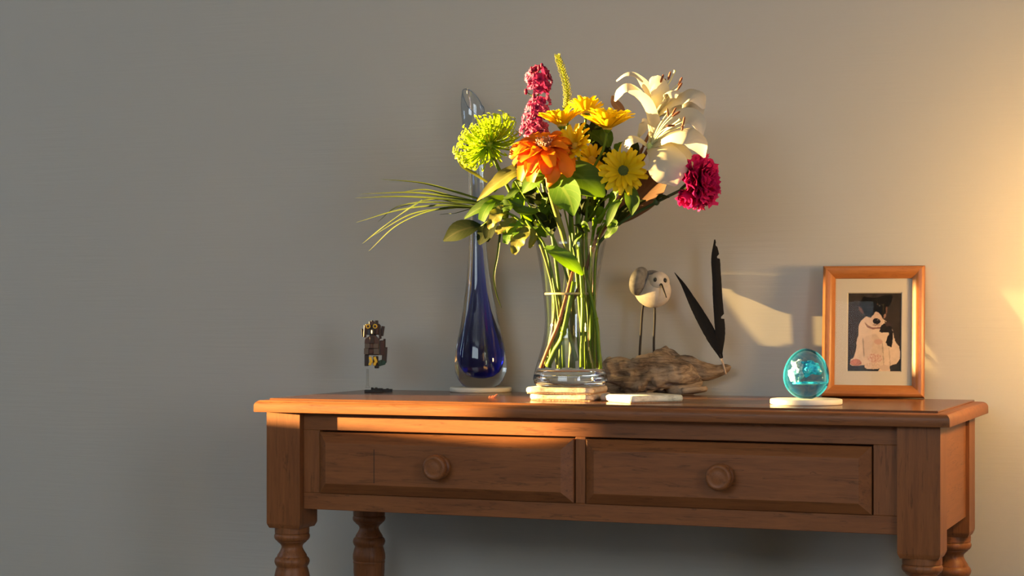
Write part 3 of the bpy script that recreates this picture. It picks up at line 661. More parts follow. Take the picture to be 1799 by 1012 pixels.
g.add(*gnarl([(drx(1195), -.01, z_(682)), (drx(1225), -.012, z_(680)), (drx(1243), -.012, z_(678))], [[.014, .012, .005], [.007, .007, .005]], 2.2, 18, 14, .2))
g.add(*gnarl([(drx(1062), .0, z_(640)), (drx(1085), 0, z_(636)), (drx(1120), 0, z_(642))], [[.014, .016, .014], [.010, .012, .012]], 6.6, 20, 18, .3))
# keep it on the table
g.v = [V(v.x, v.y, max(v.z, .0005)) for v in g.v]
g.build('wood_body', drift_mat(), dw, world=False)
M_BW = plain('whitewashed_wood', (.56, .50, .42), .7, bump=.25, bscale=90, var=.10)
M_BG = plain('grey_washed_wood', (.17, .165, .155), .7, bump=.3, bscale=120, var=.3)
M_BLK = plain('black_paint', (.012, .011, .010), .35)
M_LEG = plain('dark_wire', (.018, .013, .011), .5, .25)
BDY = .404; sB = PXM(BDY, .6); bo = P(1136, 640, BDY)
bd = thing('shorebird_figurine', (bo.x, bo.y, bo.z), 'carved white shorebird figurine on thin wire legs behind the driftwood', 'figurine', YAW)
def bpx(x, y, d=0): return V((x-1136)*sB, d, (640-y)*sB)
g = G()
# smooth body lofted from tail (back left) to breast and head
rows = [(1120, 498, .030, 5, 8), (1123, 496, .024, 11, 16), (1129, 500, .017, 17, 22), (1136, 506, .010, 23, 28), (1145, 511, .002, 29, 31), (1152, 512, -.010, 28, 29), (1156, 511, -.021, 22, 23), (1158, 509, -.028, 13, 14), (1158, 508, -.0305, 3, 3)]
n = 28; vs = []; fs = []
for (x, y, d, rx, rz) in rows:
    for k in range(n): a = 2*PI*k/n; vs.append(bpx(x, y, d)+V(rx*sB*math.cos(a), 0, rz*sB*math.sin(a)))
for i in range(len(rows)-1):
    for k in range(n): a = i*n+k; b = i*n+(k+1) % n; fs.append((a, b, b+n, a+n))
fs.append(tuple(range(n-1, -1, -1))); m_ = (len(rows)-1)*n; fs.append(tuple(range(m_, m_+n)))
g.add(vs, fs); o = g.build('body', M_BW, bd, world=False, recalc=True); sm = o.modifiers.new('s', 'SUBSURF'); sm.levels = 1; sm.render_levels = 1
g = G(); g.add(*ball(bpx(1157, 496, -.014), (18.5*sB, 19*sB, 18.5*sB), 24, 14)); g.build('head', M_BW, bd, world=False)
g = G(); Rw = Matrix.Rotation(.28, 4, 'Y') @ Matrix.Rotation(-.35, 4, 'Z')
g.add(*ball(bpx(1123, 494, -.002), (16*sB, 28*sB, 26*sB), 22, 14, M=Rw)); g.build('wing', M_BG, bd, world=False)
g = G(); g.add(*ball(bpx(1147, 488, .016), (19*sB, 22*sB, 14*sB), 20, 12)); g.build('wing', M_BG, bd, world=False)
for x, y, d in ((1149.2, 492, -.0300), (1165.8, 493, -.0300)):
    g = G(); g.add(*ball(bpx(x, y, d), (4.0*sB, .0022, 4.6*sB), 14, 8)); g.build('eye', plain('eye_ring', (.16, .17, .13), .4), bd, world=False)
    g = G(); g.add(*ball(bpx(x, y, d-.0012), (3.1*sB, .0022, 3.6*sB), 12, 8)); g.build('pupil', M_BLK, bd, world=False)
g = G(); g.add(*tube([bpx(1158.5, 500, -.030), bpx(1160, 503, -.038), bpx(1163, 512, -.046), bpx(1166.5, 523, -.054)], [.0034, .0022, .0015, .0010], 10)); g.build('beak', M_LEG, bd, world=False)
g = G(); g.add(*tube([bpx(1131, 532, .004), bpx(1128.5, 550, .004), bpx(1126, 590, .004), bpx(1123, 640, .002)], [.0022]*4, 10)); g.build('leg', M_LEG, bd, world=False)
g = G(); g.add(*tube([bpx(1150, 536, -.004), bpx(1150, 560, -.004), bpx(1148.5, 600, -.004), bpx(1149, 640, -.004)], [.0022]*4, 10)); g.build('leg', M_LEG, bd, world=False)

M_FTH = plain('black_feather', (.0065, .0055, .005), .6, .12, bump=.25, bscale=220)
M_QUI = plain('quill', (.42, .31, .22), .45)
def feather(pts, wl, wr, label, Y0, Y1, notch):
    W_ = [P(x, y, Y0+(Y1-Y0)*k/(len(pts)-1)) for k, (x, y) in enumerate(pts)]   # base first
    t = thing('feather', W_[0], label, 'feather', 0, 'black feathers in the driftwood'); s2 = PXM(Y0, .75)
    g = G(); g.add(*tube(W_, [.0016, .0016, .0013, .0010, .0007, .0003], 8, 24)); g.build('quill', M_QUI, t)
    for side, wid in ((-1, wl), (1, wr)):
        nu = 72; vs = []; fs = []; NV = 3
        for i in range(nu+1):
            tt = .17+.83*i/nu; p = cr(W_, tt); T = (cr(W_, min(tt+.01, 1))-cr(W_, max(tt-.01, 0))).normalized(); B = T.cross(TOCAM).normalized()*side
            wdt = smoothl(wid, i/nu)*s2*(1+.04*mnoise.noise(V(i*.7, side*5, Y0*99)))
            for nc in notch:
                if side == nc[0] and abs(i/nu-nc[1]) < .012: wdt *= .45
            for j in range(NV+1):
                a = j/NV; vs.append(p+B*wdt*a+T*wdt*a*.35+VIEW*(wdt*.10*a*a)-VIEW*.0016)
        for i in range(nu):
            for j in range(NV): a = i*(NV+1)+j; fs.append((a, a+1, a+NV+2, a+NV+1))
        g = G(); g.add(vs, fs); g.build('vane', M_FTH, t)
FY = .385
feather([(1275.5, 658), (1266, 625), (1250, 590), (1226, 545), (1204, 506), (1185, 479)], [3, 9, 11, 10, 7, 3, .5], [3, 8, 10, 8, 5, 3, .5], 'black feather leaning left, shorter of the two in the driftwood', FY-.006, .405, [])
feather([(1273, 652), (1265.5, 618), (1263, 570), (1260, 520), (1257, 470), (1255.5, 421)], [3, 7, 8, 8, 7, 7, 1], [3, 10, 10, 9, 9, 8, 1], 'black feather standing nearly upright, taller of the two in the driftwood', FY+.006, .40, [(1, .95), (1, .84), (1, .33)])

# ------------------------------------------------------------------ brick owl
M_BR = plain('dark_brown_plastic', (.030, .014, .009), .3); M_BR2 = plain('mid_brown_plastic', (.070, .032, .020), .3); M_TAN = plain('dark_tan_plastic', (.10, .075, .055), .3)
M_YEL = plain('yellow_plastic', (.72, .46, .03), .3); M_BKP = plain('black_plastic', (.012, .012, .013), .25); M_GRN = plain('dark_green_plastic', (.012, .05, .032), .3); M_GRY = plain('grey_plastic', (.05, .055, .065), .3)
M_BR3 = plain('reddish_brown_plastic', (.05, .017, .010), .3)
OW = V(.097, .305, TZ); so = PXM(OW.y, OW.x)
ow = thing('brick_owl', OW, 'small brown brick-built owl with yellow eyes on a clear stand', 'toy', YAW)
def opx(x, y, d=0): return V((x/5.95-65)*so, d, (893-y)/5.95*so)      # drawing frame of the close-up
def ob(name, x0, y0, x1, y1, d0, d1, m, bev=.0006, parent=ow, shear=0, rot=0):
    a = opx(x0, y1, d0); b = opx(x1, y0, d1); vs, fs = box2(a, b, bev, 1); c_ = (a+b)/2
    if rot: R_ = Matrix.Translation(c_) @ Matrix.Rotation(rot, 4, 'Y') @ Matrix.Translation(-c_); vs = [R_ @ v for v in vs]
    if shear: vs = [V(v.x+shear*(v.z-c_.z), v.y, v.z) for v in vs]
    g = G(); g.add(vs, fs); return g.build(name, m, parent, smooth=False, world=False)
def disc(name, x, y, d0, d1, r, m, parent=ow):
    R_ = Matrix.Translation(opx(x, y, d0)) @ Matrix.Rotation(PI/2, 4, 'X'); g = G(); L = d0-d1
    g.add(*lathe([(r, 0), (r, L*.8), (r*.94, L), (r*.01, L)], 24, M=R_)); o = g.build(name, m, parent, world=False); o.modifiers.new('es', 'EDGE_SPLIT').split_angle = .6; return o
# base and stand
pl = ob('base_plate', 232, 866, 425, 893, -.012, .012, M_BKP); pl2 = ob('base_plate', 415, 858, 520, 890, -.006, .010, M_BKP)
ob('base_plate', 300, 850, 420, 868, -.010, .010, M_BKP)
for x, y, p_ in ((310, 842, 0), (352, 842, 0), (405, 852, 0), (470, 852, 0)):
    g = G(); g.add(*lathe([(.0024, 0), (.0024, .0018), (.0021, .002), (.0001, .002)], 16, c=opx(x, y+10, -.003))); g.build('stud', M_BKP, ow, world=False)
g = G(); g.add(*lathe([(.0040, 0), (.0040, .004), (.0026, .006), (.0024, .036), (.0001, .036)], 20, c=opx(260, 850, 0))); g.build('clear_stand_rod', thin_glass('clear_plastic', (.93, .93, .92), .05, 1.7, .55), ow, world=False)
# legs, feet
ob('leg', 230, 500, 272, 618, -.006, .008, M_BR); ob('leg', 318, 515, 372, 612, -.004, .008, M_BR)
for x in (283, 331):
    for k, (dx, y0, y1) in enumerate(((0, 520, 556), (10, 548, 584), (-2, 576, 612))):
        ob('talon', x+dx-4, y0, x+dx+24, y1, -.0125, -.006, M_YEL, .0008, rot=(.4 if k == 2 else -.25))
ob('perch', 335, 600, 380, 642, -.006, .012, M_BKP); ob('perch_leaf', 365, 556, 440, 615, -.002, .012, M_GRN, rot=-.3); ob('perch_leaf', 410, 560, 450, 600, -.004, .006, M_GRN, rot=.4)
# body: three stacked courses of bricks
ob('body_core', 236, 330, 384, 505, -.004, .018, M_BR)
# rounded shoulders
vs = []; R_ = 78
g = G(); sh = [(232, 384), (234, 350), (250, 325), (290, 300), (340, 300), (370, 325), (384, 350), (386, 384)]
for d in (-.0085, .014): vs += [opx(x, y, d) for x, y in sh]
fs = [tuple(range(8)), tuple(range(15, 7, -1))]+[(k, 8+k, 8+(k+1) % 8, (k+1) % 8) for k in range(8)]
g.add(vs, fs); g.build('shoulder', M_BR2, ow, smooth=False, world=False, recalc=True)
ob('breast_stripe', 285, 312, 335, 384, -.0105, -.0070, M_BR)
ob('breast_brick', 233, 384, 290, 432, -.0090, .006, M_TAN); ob('breast_brick', 288, 384, 322, 432, -.0100, .006, M_BR2); ob('breast_brick', 320, 384, 378, 432, -.0090, .006, M_TAN)
ob('breast_brick', 227, 432, 275, 496, -.0100, .008, M_TAN); ob('breast_brick', 274, 440, 325, 486, -.0110, .006, M_BR3); ob('breast_brick', 324, 434, 384, 496, -.0100, .008, M_TAN); ob('breast_brick', 272, 484, 328, 500, -.0100, .006, M_BR)
# wings
ob('wing', 392, 352, 436, 505, -.004, .014, M_BR3); ob('wing', 425, 335, 446, 420, -.002, .012, M_BR); ob('wing', 412, 420, 462, 585, -.003, .010, M_BR, rot=.06)
# head
ob('head_core', 240, 178, 384, 292, -.004, .016, M_BR); ob('neck', 280, 285, 350, 310, -.003, .012, M_BKP)
ob('crown', 278, 150, 330, 190, -.007, .010, M_BR2); ob('crown', 300, 142, 320, 158, -.005, .006, M_BR); ob('crown', 340, 142, 372, 190, -.006, .008, M_BR); ob('crown', 334, 150, 348, 170, -.007, .004, M_TAN)
ob('ear_tuft', 222, 190, 250, 320, -.005, .008, M_BR3, rot=.05); ob('ear_tuft', 200, 228, 224, 312, -.002, .008, M_BR, rot=-.12); ob('ear_tuft', 378, 190, 402, 335, -.006, .008, M_BR, rot=-.06); ob('ear_tuft', 400, 202, 432, 305, -.002, .009, M_BR, rot=.16); ob('face_plate', 346, 190, 376, 286, -.008, .002, M_BR3); ob('face_plate', 262, 240, 296, 288, -.0055, .002, M_GRY)
ob('beak', 302, 232, 334, 290, -.013, -.004, M_GRY, .0022)
for x in (270, 343):
    e = disc('eye', x, 203, -.0065, -.0110, .0044, M_YEL); disc('pupil', x, 203, -.0110, -.0122, .0023, M_BR3, e)

# ------------------------------------------------------------------ fallen petal on the table
sp_ = P(865, 699, .165)
fp = thing('fallen_petal', (sp_.x, sp_.y, TZ), 'tiny curled pink scrap of petal lying near the blue vase', 'petal')
M_SCR = petal_mat('dry_petal', (.62, .18, .10), (.75, .30, .18), .3)
for k, (a, b, c_) in enumerate((((858, 702), (861, 697), (864, 698)), ((863, 702), (866, 696), (868, 700)), ((866, 701), (869, 697), (874, 692)))):
    g = G(); g.add(*ribbon([P(*q, .165) for q in (a, b, c_)], [.0008, .002, .0006], TOCAM, .3, 8, 3)); g.v = [V(v.x, v.y, max(v.z, TZ+.0003)) for v in g.v]; g.build('petal_scrap', M_SCR, fp)
#FLOWERS
# ------------------------------------------------------------------ the bouquet
VB = zc+(zpx(649)-zb0)           # inner floor of the vase
GREEN, LGREEN, DGREEN = (.10, .19, .030), (.24, .34, .045), (.030, .065, .016)
def stem_mat(name, col, trans=.1): return petal_mat(name, col, col, trans, .45)
M_ST = stem_mat('green_stem', (.10, .165, .010)); M_STP = stem_mat('pale_stem', (.17, .18, .035)); M_STD = stem_mat('dark_stem', (.035, .060, .022)); M_STB = stem_mat('brown_stem', (.13, .06, .03)); M_STR = stem_mat('reddish_stem', (.38, .12, .06))
M_LF = petal_mat('green_leaf', (.046, .095, .005), (.036, .080, .004), .36, .55, vein=(.12, .17, .025), transcol=(.12, .22, .004))
M_LFB = petal_mat('bright_leaf', (.068, .155, .003), (.056, .14, .003), .40, .55, vein=(.17, .24, .03), transcol=(.18, .36, .003))
M_LFD = petal_mat('dark_leaf', (.014, .022, .006), (.020, .026, .008), .18, .65, spec=.04, vein=(.045, .045, .018), transcol=(.04, .06, .008))
M_LFY = petal_mat('yellowing_leaf', (.10, .12, .010), (.16, .13, .02), .33, .5, vein=(.22, .22, .04), transcol=(.18, .19, .010))
M_LFR = petal_mat('brown_backed_leaf', (.13, .065, .032), (.16, .085, .045), .12, .55, vein=(.2, .12, .06))
M_YP = petal_mat('yellow_petal', (.72, .44, .004), (.84, .60, .006), .35, .5, mid=.4)
M_YP2 = petal_mat('bright_yellow_petal', (.68, .43, .003), (.82, .58, .006), .35, .5)
M_YC = plain('yellow_disc', (.55, .36, .03), .7, bump=1, bscale=900, var=.3); M_GC = plain('green_disc', (.07, .09, .008), .7, bump=1, bscale=900, var=.4)
M_OP = petal_mat('orange_petal', (.70, .14, .003), (.80, .23, .004), .35, .5)
M_OP2 = petal_mat('deep_orange_petal', (.56, .075, .003), (.66, .13, .004), .3, .5)
M_RC = plain('rust_disc', (.30, .07, .02), .7, bump=1, bscale=700, var=.5); M_CRM = plain('cream_floret', (.62, .34, .20), .6)
M_MUM = petal_mat('lime_petal', (.13, .32, .003), (.40, .48, .012), .4, .5, mid=.35)
M_PK = petal_mat('pink_petal', (.22, .010, .055), (.36, .030, .12), .3, .55); M_PK2 = petal_mat('light_pink_petal', (.30, .022, .085), (.46, .085, .19), .3, .55)
M_CAR = petal_mat('carnation_petal', (.28, .004, .055), (.55, .016, .14), .3, .55)
M_LIL = petal_mat('lily_petal', (.42, .40, .16), (.64, .58, .50), .28, .42, mid=.12)
M_ANT = plain('rust_anther', (.16, .045, .014), .8, bump=.5, bscale=500); M_FIL = stem_mat('pale_filament', (.62, .62, .35), .2)
M_SPK = petal_mat('spike_bud', (.17, .22, .012), (.32, .32, .05), .3, .6)
M_GRS = petal_mat('grass_blade', (.035, .060, .008), (.085, .105, .012), .2, .55)

def flower(name, base, label, cat='flower', group=None): return thing(name, base, label, cat, 0, group)
def stem(t, pts, Ys, r0, r1, m, part='stem', n=8):
    Wp = [P(x, y, Y) for (x, y), Y in zip(pts, Ys)]
    for q in Wp: q.z = max(q.z, VB+.001)
    g = G(); g.add(*tube(Wp, [r0+(r1-r0)*k/4 for k in range(5)], n, 5*(len(Wp)-1))); return g.build(part, m, t)
def inside(x, y, dY=0): return (x, y)
def leaf(t, pts, wpx, m, Y=None, nrm=None, cup=.25, wave=0., name='leaf', nu=12, label=None, wf=3):
    W3 = [P(p[0], p[1], p[2]) for p in pts]; s2 = PXM(pts[0][2])
    g = G(); g.add(*ribbon(W3, [q*s2 for q in wpx], nrm or (TOCAM+UP*.5-RIGHT*.3), cup, nu, 4, wave, wf, random.random()*6)); o = g.build(name, m, t)
    if label: o['label'] = label
    return o
PM = {}
def petal_mesh(key, L, Wd, m, lift=.0, curl=.0, cup=.2, prof=(.35, .8, 1, .9, .35), nu=8, nv=4, wave=0, wf=2):
    if key in PM: return PM[key]
    pts = [V(0, 0, 0), V(L*.33, 0, lift*.5*L), V(L*.68, 0, lift*L), V(L, 0, (lift+curl)*L)]
    g = G(); g.add(*ribbon(pts, [Wd*q for q in prof], UP, cup, nu, nv, wave, wf)); PM[key] = g.mesh(key, m); return PM[key]
def rosette(t, c, axis, n, me, elev, r0=.002, jit=.08, sc_=1, a0=0, name='petal', skip=None, zoff=0, rnd=random.Random(3), droop=None):
    base = t.location; A = Matrix.Translation(Vector(c)-base) @ frame_to(axis)
    for k in range(n):
        a = a0+2*PI*k/n+rnd.uniform(-jit, jit); e = elev+rnd.uniform(-jit, jit)
        M_ = A @ Matrix.Rotation(a, 4, 'Z') @ Matrix.Translation((r0, 0, zoff)) @ Matrix.Rotation(-e, 4, 'Y') @ Matrix.Rotation(rnd.uniform(-.25, .25), 4, 'X') @ Matrix.Scale(sc_*rnd.uniform(.9, 1.08), 4)
        inst(name, me[k % len(me)] if isinstance(me, list) else me, t, M_)
def cvec(r, u, f): return (RIGHT*r+UP*u+TOCAM*f).normalized()   # right, up, towards the camera
VY = VC.y

# --- yellow daisies
def daisy(name, pos, Y, axis, R_, label, stempts, stemY, elev=.25, layers=2, centre=M_YC, mats=M_YP, cr_=.0085, n=16, group='yellow daisies in the bouquet'):
    sp0 = P(*stempts[-1], stemY[-1]); sp0.z = max(sp0.z, VB+.001); t = flower(name, sp0, label, 'flower', group)
    c = P(*pos, Y); ax = Vector(axis).normalized()
    stem(t, [pos]+stempts, [Y]+stemY, .0021, .0030, M_ST)
    key = 'daisy_petal_%d' % len(PM)
    me = [petal_mesh(key+s_, R_*f_, R_*.15*w_, mats, l_, c_, .35, (.45, .8, 1, 1, .5)) for s_, f_, w_, l_, c_ in (('a', 1, 1, .06, -.04), ('b', .93, 1.1, .02, .03), ('c', 1.02, .95, .10, -.08))]
    rosette(t, c, ax, n, me, elev, cr_*.6, .08)
    if layers > 1: rosette(t, c, ax, n-4, me, elev+.30, cr_*.5, .1, .86, .2)
    if layers > 2: rosette(t, c, ax, n-7, me, elev+.65, cr_*.4, .1, .62, .1)
    g = G(); Mx = Matrix.Translation(c) @ frame_to(ax); vs, fs = ball((0, 0, 0), (cr_, cr_, cr_*.55), 20, 10); g.add([Mx @ (v+V(0, 0, .001)) for v in vs], fs); g.build('disc', centre, t)
    g = G(); vs, fs = lathe([(.0022, -.008), (.0055, -.0045), (.0075, -.001), (.006, .0005), (.001, .0005)], 14); g.add([Mx @ v for v in vs], fs); g.build('calyx', M_ST, t)
    return t
daisy('yellow_daisy', (987, 221), .150, cvec(-.10, .95, -.02), .041, 'yellow daisy just right of the pink stock spike, seen from the side', [(993, 260), (1000, 330), (1008, 425), (1028, 646)], [.16, .17, .17, .18], .58, 3, n=18)
daisy('yellow_daisy', (1067, 226), .140, cvec(.02, .93, .18), .050, 'largest yellow daisy, seen side-on beside the white lilies', [(1060, 262), (1036, 318), (1030, 425), (1040, 648)], [.145, .15, .155, .15], .48, 3, mats=M_YP, n=20)
daisy('yellow_daisy', (1010, 258), .122, cvec(-.50, .45, .62), .037, 'yellow daisy turned left, touching the orange flower', [(1019, 290), (1020, 345), (1018, 425), (1034, 648)], [.135, .15, .15, .145], .30, 2, mats=M_YP2)
daisy('yellow_daisy', (1095, 300), .112, cvec(-.08, .12, .98), .037, 'open yellow daisy with a green centre facing the viewer', [(1090, 325), (1062, 372), (1040, 425), (1038, 648)], [.125, .14, .15, .145], .12, 2, M_GC, M_YP2, .0095, 19)
daisy('yellow_daisy', (1040, 282), .160, cvec(.25, .35, .75), .028, 'small yellow daisy half hidden behind the others above the green leaves', [(1036, 320), (1030, 380), (1024, 425), (1030, 648)], [.165, .165, .165, .17], .25, 2)
daisy('yellow_daisy', (1030, 200), .185, cvec(.0, .9, -.2), .034, 'yellow daisy at the back between the two top daisies', [(1025, 250), (1018, 330), (1014, 425), (1033, 648)], [.185, .18, .175, .18], .6, 2)

# --- orange zinnia
t = flower('orange_zinnia', P(1003, 646, VY-.01), 'large orange double flower with drooping petals at the front of the bouquet')
zcn = P(956, 256, .092); zax = cvec(-.05, .80, .58)
me = [petal_mesh('zinnia_a', .054, .0145, M_OP, -.10, -.30, .25, (.35, .7, 1, .95, .45), wave=.15), petal_mesh('zinnia_b', .050, .0135, M_OP2, -.05, -.22, .3, (.35, .75, 1, 1, .5), wave=.12), petal_mesh('zinnia_c', .058, .015, M_OP, -.16, -.42, .3, (.35, .7, 1, .9, .4))]
rosette(t, zcn, zax, 13, me, -.25, .007, .10); rosette(t, zcn, zax, 12, me, .12, .006, .12, .85, .25); rosette(t, zcn, zax, 9, me, .5, .005, .12, .62, .1)
Mz = Matrix.Translation(zcn) @ frame_to(zax)
g = G(); vs, fs = ball((0, 0, .004), (.013, .013, .008), 20, 10); g.add([Mz @ v for v in vs], fs); g.build('disc', M_RC, t)
rn = random.Random(4)
g = G()
for k in range(26):
    a = k*2.4; r = .0035+.0095*(k/26)**.5; g.add(*tube([Mz @ V(r*math.cos(a), r*math.sin(a), .006), Mz @ V(r*1.15*math.cos(a), r*1.15*math.sin(a), .0112+rn.uniform(-.002, .002))], [.0007, .0011], 5, 2))
o = g.build('disc_florets', M_CRM, t); o['label'] = 'ring of cream florets'
# the long petals hanging over the front
for pts, w_ in (([(962, 268, .082), (972, 292, .074), (968, 310, .072), (962, 328, .074)], [5, 13, 14, 3]), ([(975, 265, .085), (990, 280, .076), (997, 298, .074), (1000, 312, .076)], [5, 12, 13, 4]), ([(940, 262, .084), (928, 272, .078), (918, 285, .077), (910, 300, .08)], [5, 12, 13, 4]), ([(950, 266, .08), (944, 280, .073), (938, 292, .072), (934, 304, .074)], [5, 11, 12, 4]), ([(935, 256, .088), (918, 254, .082), (905, 262, .08), (896, 278, .083)], [5, 11, 12, 4])):
    leaf(t, pts, w_, M_OP, cup=-.25, name='petal', nrm=TOCAM+UP*.6-RIGHT*.2)
stem(t, [(956, 262), (958, 300), (972, 355), (990, 415), (1000, 470), (1006, 560), (1003, 646)], [.095, .10, .115, .14, .15, .155, VY-.01], .0052, .0050, M_STP)
leaf(t, [(958, 300, .095), (946, 305, .085), (932, 320, .08), (917, 340, .082)], [3, 17, 17, 1], M_LFB, cup=.2)
leaf(t, [(975, 310, .09), (985, 325, .08), (1000, 350, .074), (1008, 379, .078)], [5, 25, 25, 2], M_LFB, cup=.15, nrm=TOCAM+UP*.2-RIGHT*.48)
leaf(t, [(975, 300, .11), (1010, 305, .11), (1040, 325, .11), (1062, 345, .115)], [5, 26, 26, 3], M_LF, cup=.15)

# --- green spider chrysanthemum
t = flower('green_chrysanthemum', P(1013, 634, VY-.015), 'lime green spider chrysanthemum at the left of the bouquet')
mc = P(856, 251, .120); max_ = cvec(-.50, .78, -.36); Mm = Matrix.Translation(mc) @ frame_to(max_)
rn = random.Random(11)
def quill(L, a, e, curl, wq, out):
    d = V(math.cos(a)*math.cos(e), math.sin(a)*math.cos(e), math.sin(e)); u2 = V(-math.cos(a)*math.sin(e), -math.sin(a)*math.sin(e), math.cos(e))
    pts = [d*.003, d*L*.4-u2*L*.05, d*L*.78+u2*L*.03, d*L*.98+u2*L*(.06+curl), d*L*.88+u2*L*(.10+curl*1.5)]
    out.add(*ribbon([Mm @ p for p in pts], [.0011, .0013*wq, .0017*wq, .0022*wq, .0008], (Mm.to_3x3() @ u2), .6, 9, 2))
for ring_, (cnt, e0, L0, cu) in enumerate(((44, -.42, .058, .10), (46, -.20, .061, .16), (44, .02, .060, .20), (38, .24, .050, .22), (30, .48, .040, .22), (22, .80, .029, .2), (14, 1.2, .021, .15))):
    g = G()
    for k in range(cnt): quill(L0*rn.uniform(.88, 1.06), 2*PI*k/cnt+rn.uniform(-.07, .07), e0+rn.uniform(-.1, .1), cu*rn.uniform(.5, 1.3), rn.uniform(.85, 1.2), g)
    g.build('petal_ring', M_MUM, t)
g = G()
for k in range(7):
    a = -.4+k*.33; ed = -.95; L = .05
    d = (RIGHT*(.75-.22*k)+UP*(.05-.10*k if k < 5 else -.5)+TOCAM*.3).normalized()
    g.add(*ribbon([mc+d*.006, mc+d*L*.5-UP*.004, mc+d*L*.95+UP*.002, mc+d*L*1.1+UP*.006], [.0016, .0026, .0024, .0008], UP+TOCAM*.4, .3, 8, 3))
g.build('loose_petals', M_MUM, t)
g = G(); vs, fs = lathe([(.002, -.012), (.007, -.009), (.011, -.003), (.009, .002), (.001, .003)], 16); g.add([Mm @ v for v in vs], fs); g.build('calyx', stem_mat('lime_calyx', (.26, .48, .03)), t)
stem(t, [(857, 256), (878, 300), (908, 360), (945, 420), (968, 480), (995, 570), (1013, 634)], [.122, .13, .135, .145, .145, .14, VY-.015], .0030, .0034, M_ST)
leaf(t, [(806, 278, .11), (812, 292, .11), (835, 306, .112), (856, 320, .118)], [1, 2.5, 3, 2], M_LFY, cup=.2)

# --- pink stock
t = flower('pink_stock', P(990, 646, VY+.03), 'tall spike of dark pink stock behind the green chrysanthemum')
SYd = .215
stem(t, [(946, 128), (944, 190), (940, 250), (955, 330), (972, 425), (985, 540), (990, 646)], [SYd, SYd, SYd, .205, .19, .19, VY+.03], .0020, .0036, M_ST)
rn = random.Random(21)
def floret_mesh(key, R_, m):
    g = G()
    for lay, (cnt, f_, e_) in enumerate(((5, 1, .25), (4, .72, .7))):
        for k in range(cnt):
            a = 2*PI*k/cnt+lay*.6; d = V(math.cos(a)*math.cos(e_), math.sin(a)*math.cos(e_), math.sin(e_)); u2 = V(-math.cos(a)*math.sin(e_), -math.sin(a)*math.sin(e_), math.cos(e_)); L = R_*f_
            g.add(*ribbon([V(0, 0, 0), d*L*.5+u2*L*.1, d*L*.85+u2*L*.02, d*L-u2*L*.22], [L*.12, L*.42, L*.52, L*.30], u2, .15, 7, 4, .3, 1.5, rn.random()*6))
    return g.mesh(key, m)
fm = [floret_mesh('stock_floret_a', .0150, M_PK), floret_mesh('stock_floret_b', .0135, M_PK2), floret_mesh('stock_floret_c', .0125, M_PK)]
for (x, y, f_) in ((942, 124, -.4), (957, 128, .2), (930, 134, .3), (965, 138, -.2), (947, 140, .8), (960, 150, .6), (935, 148, .5), (958, 160, .3), (946, 156, .9),
                   (936, 180, .3), (950, 178, .8), (962, 176, .2), (928, 190, .1), (943, 190, 1), (958, 192, .6), (932, 204, .7), (948, 204, .3), (960, 205, .1), (922, 208, -.2), (925, 220, .6), (940, 220, .9), (954, 222, .4), (918, 228, .2), (932, 234, .8), (946, 236, .7), (960, 236, .3), (940, 248, .6)):
    sx = (x-946)/18; ax = cvec(sx*1.1, .35, f_+.15); c = P(x, y, SYd-.010*f_)
    inst('floret', fm[rn.randrange(3)], t, Matrix.Translation(c-t.location) @ frame_to(ax) @ Matrix.Rotation(rn.random()*6, 4, 'Z') @ Matrix.Scale(rn.uniform(.68, .90), 4))
for (x, y) in ((924, 161), (934, 122), (947, 119), (952, 116), (938, 169)):
    g = G(); c = P(x, y, SYd-.004); g.add(*ball(c, (.0032, .0032, .0055), 10, 7)); g.build('bud', M_PK, t)
    g = G(); g.add(*tube([c, P(944, y+14, SYd)], [.0007, .0009], 6)); g.build('bud_stalk', M_ST, t)

# --- yellow-green flower spike
t = flower('flower_spike', P(1008, 647, VY+.015), 'slender yellow-green flower spike standing highest above the bouquet')
SPY = .185; sp3 = [(979, 97), (985, 115), (993, 140), (997, 165), (996, 190), (999, 300), (1003, 425), (1008, 647)]
stem(t, sp3, [SPY]*5+[.18, .175, VY+.015], .0020, .0030, M_ST)
g = G(); rn = random.Random(2); Wp = [P(x, y, SPY) for x, y in sp3[:5]]
for k in range(520):
    tt = (k/420)**.9; p = cr(Wp, tt); T = (cr(Wp, min(tt+.02, 1))-cr(Wp, max(tt-.02, 0))).normalized(); a = k*2.399; A = (RIGHT-T*RIGHT.dot(T)).normalized(); B = T.cross(A)
    d = A*math.cos(a)+B*math.sin(a); L = (.0048+.0026*min(1, tt*3))*rn.uniform(.8, 1.25)
    g.add(*ribbon([p+d*.002, p+d*L*.8-T*.0012, p+d*L-T*.0030], [.0010, .0011, .0003], d+T, .2, 3, 2))
g.build('buds', M_SPK, t)['kind'] = 'stuff'

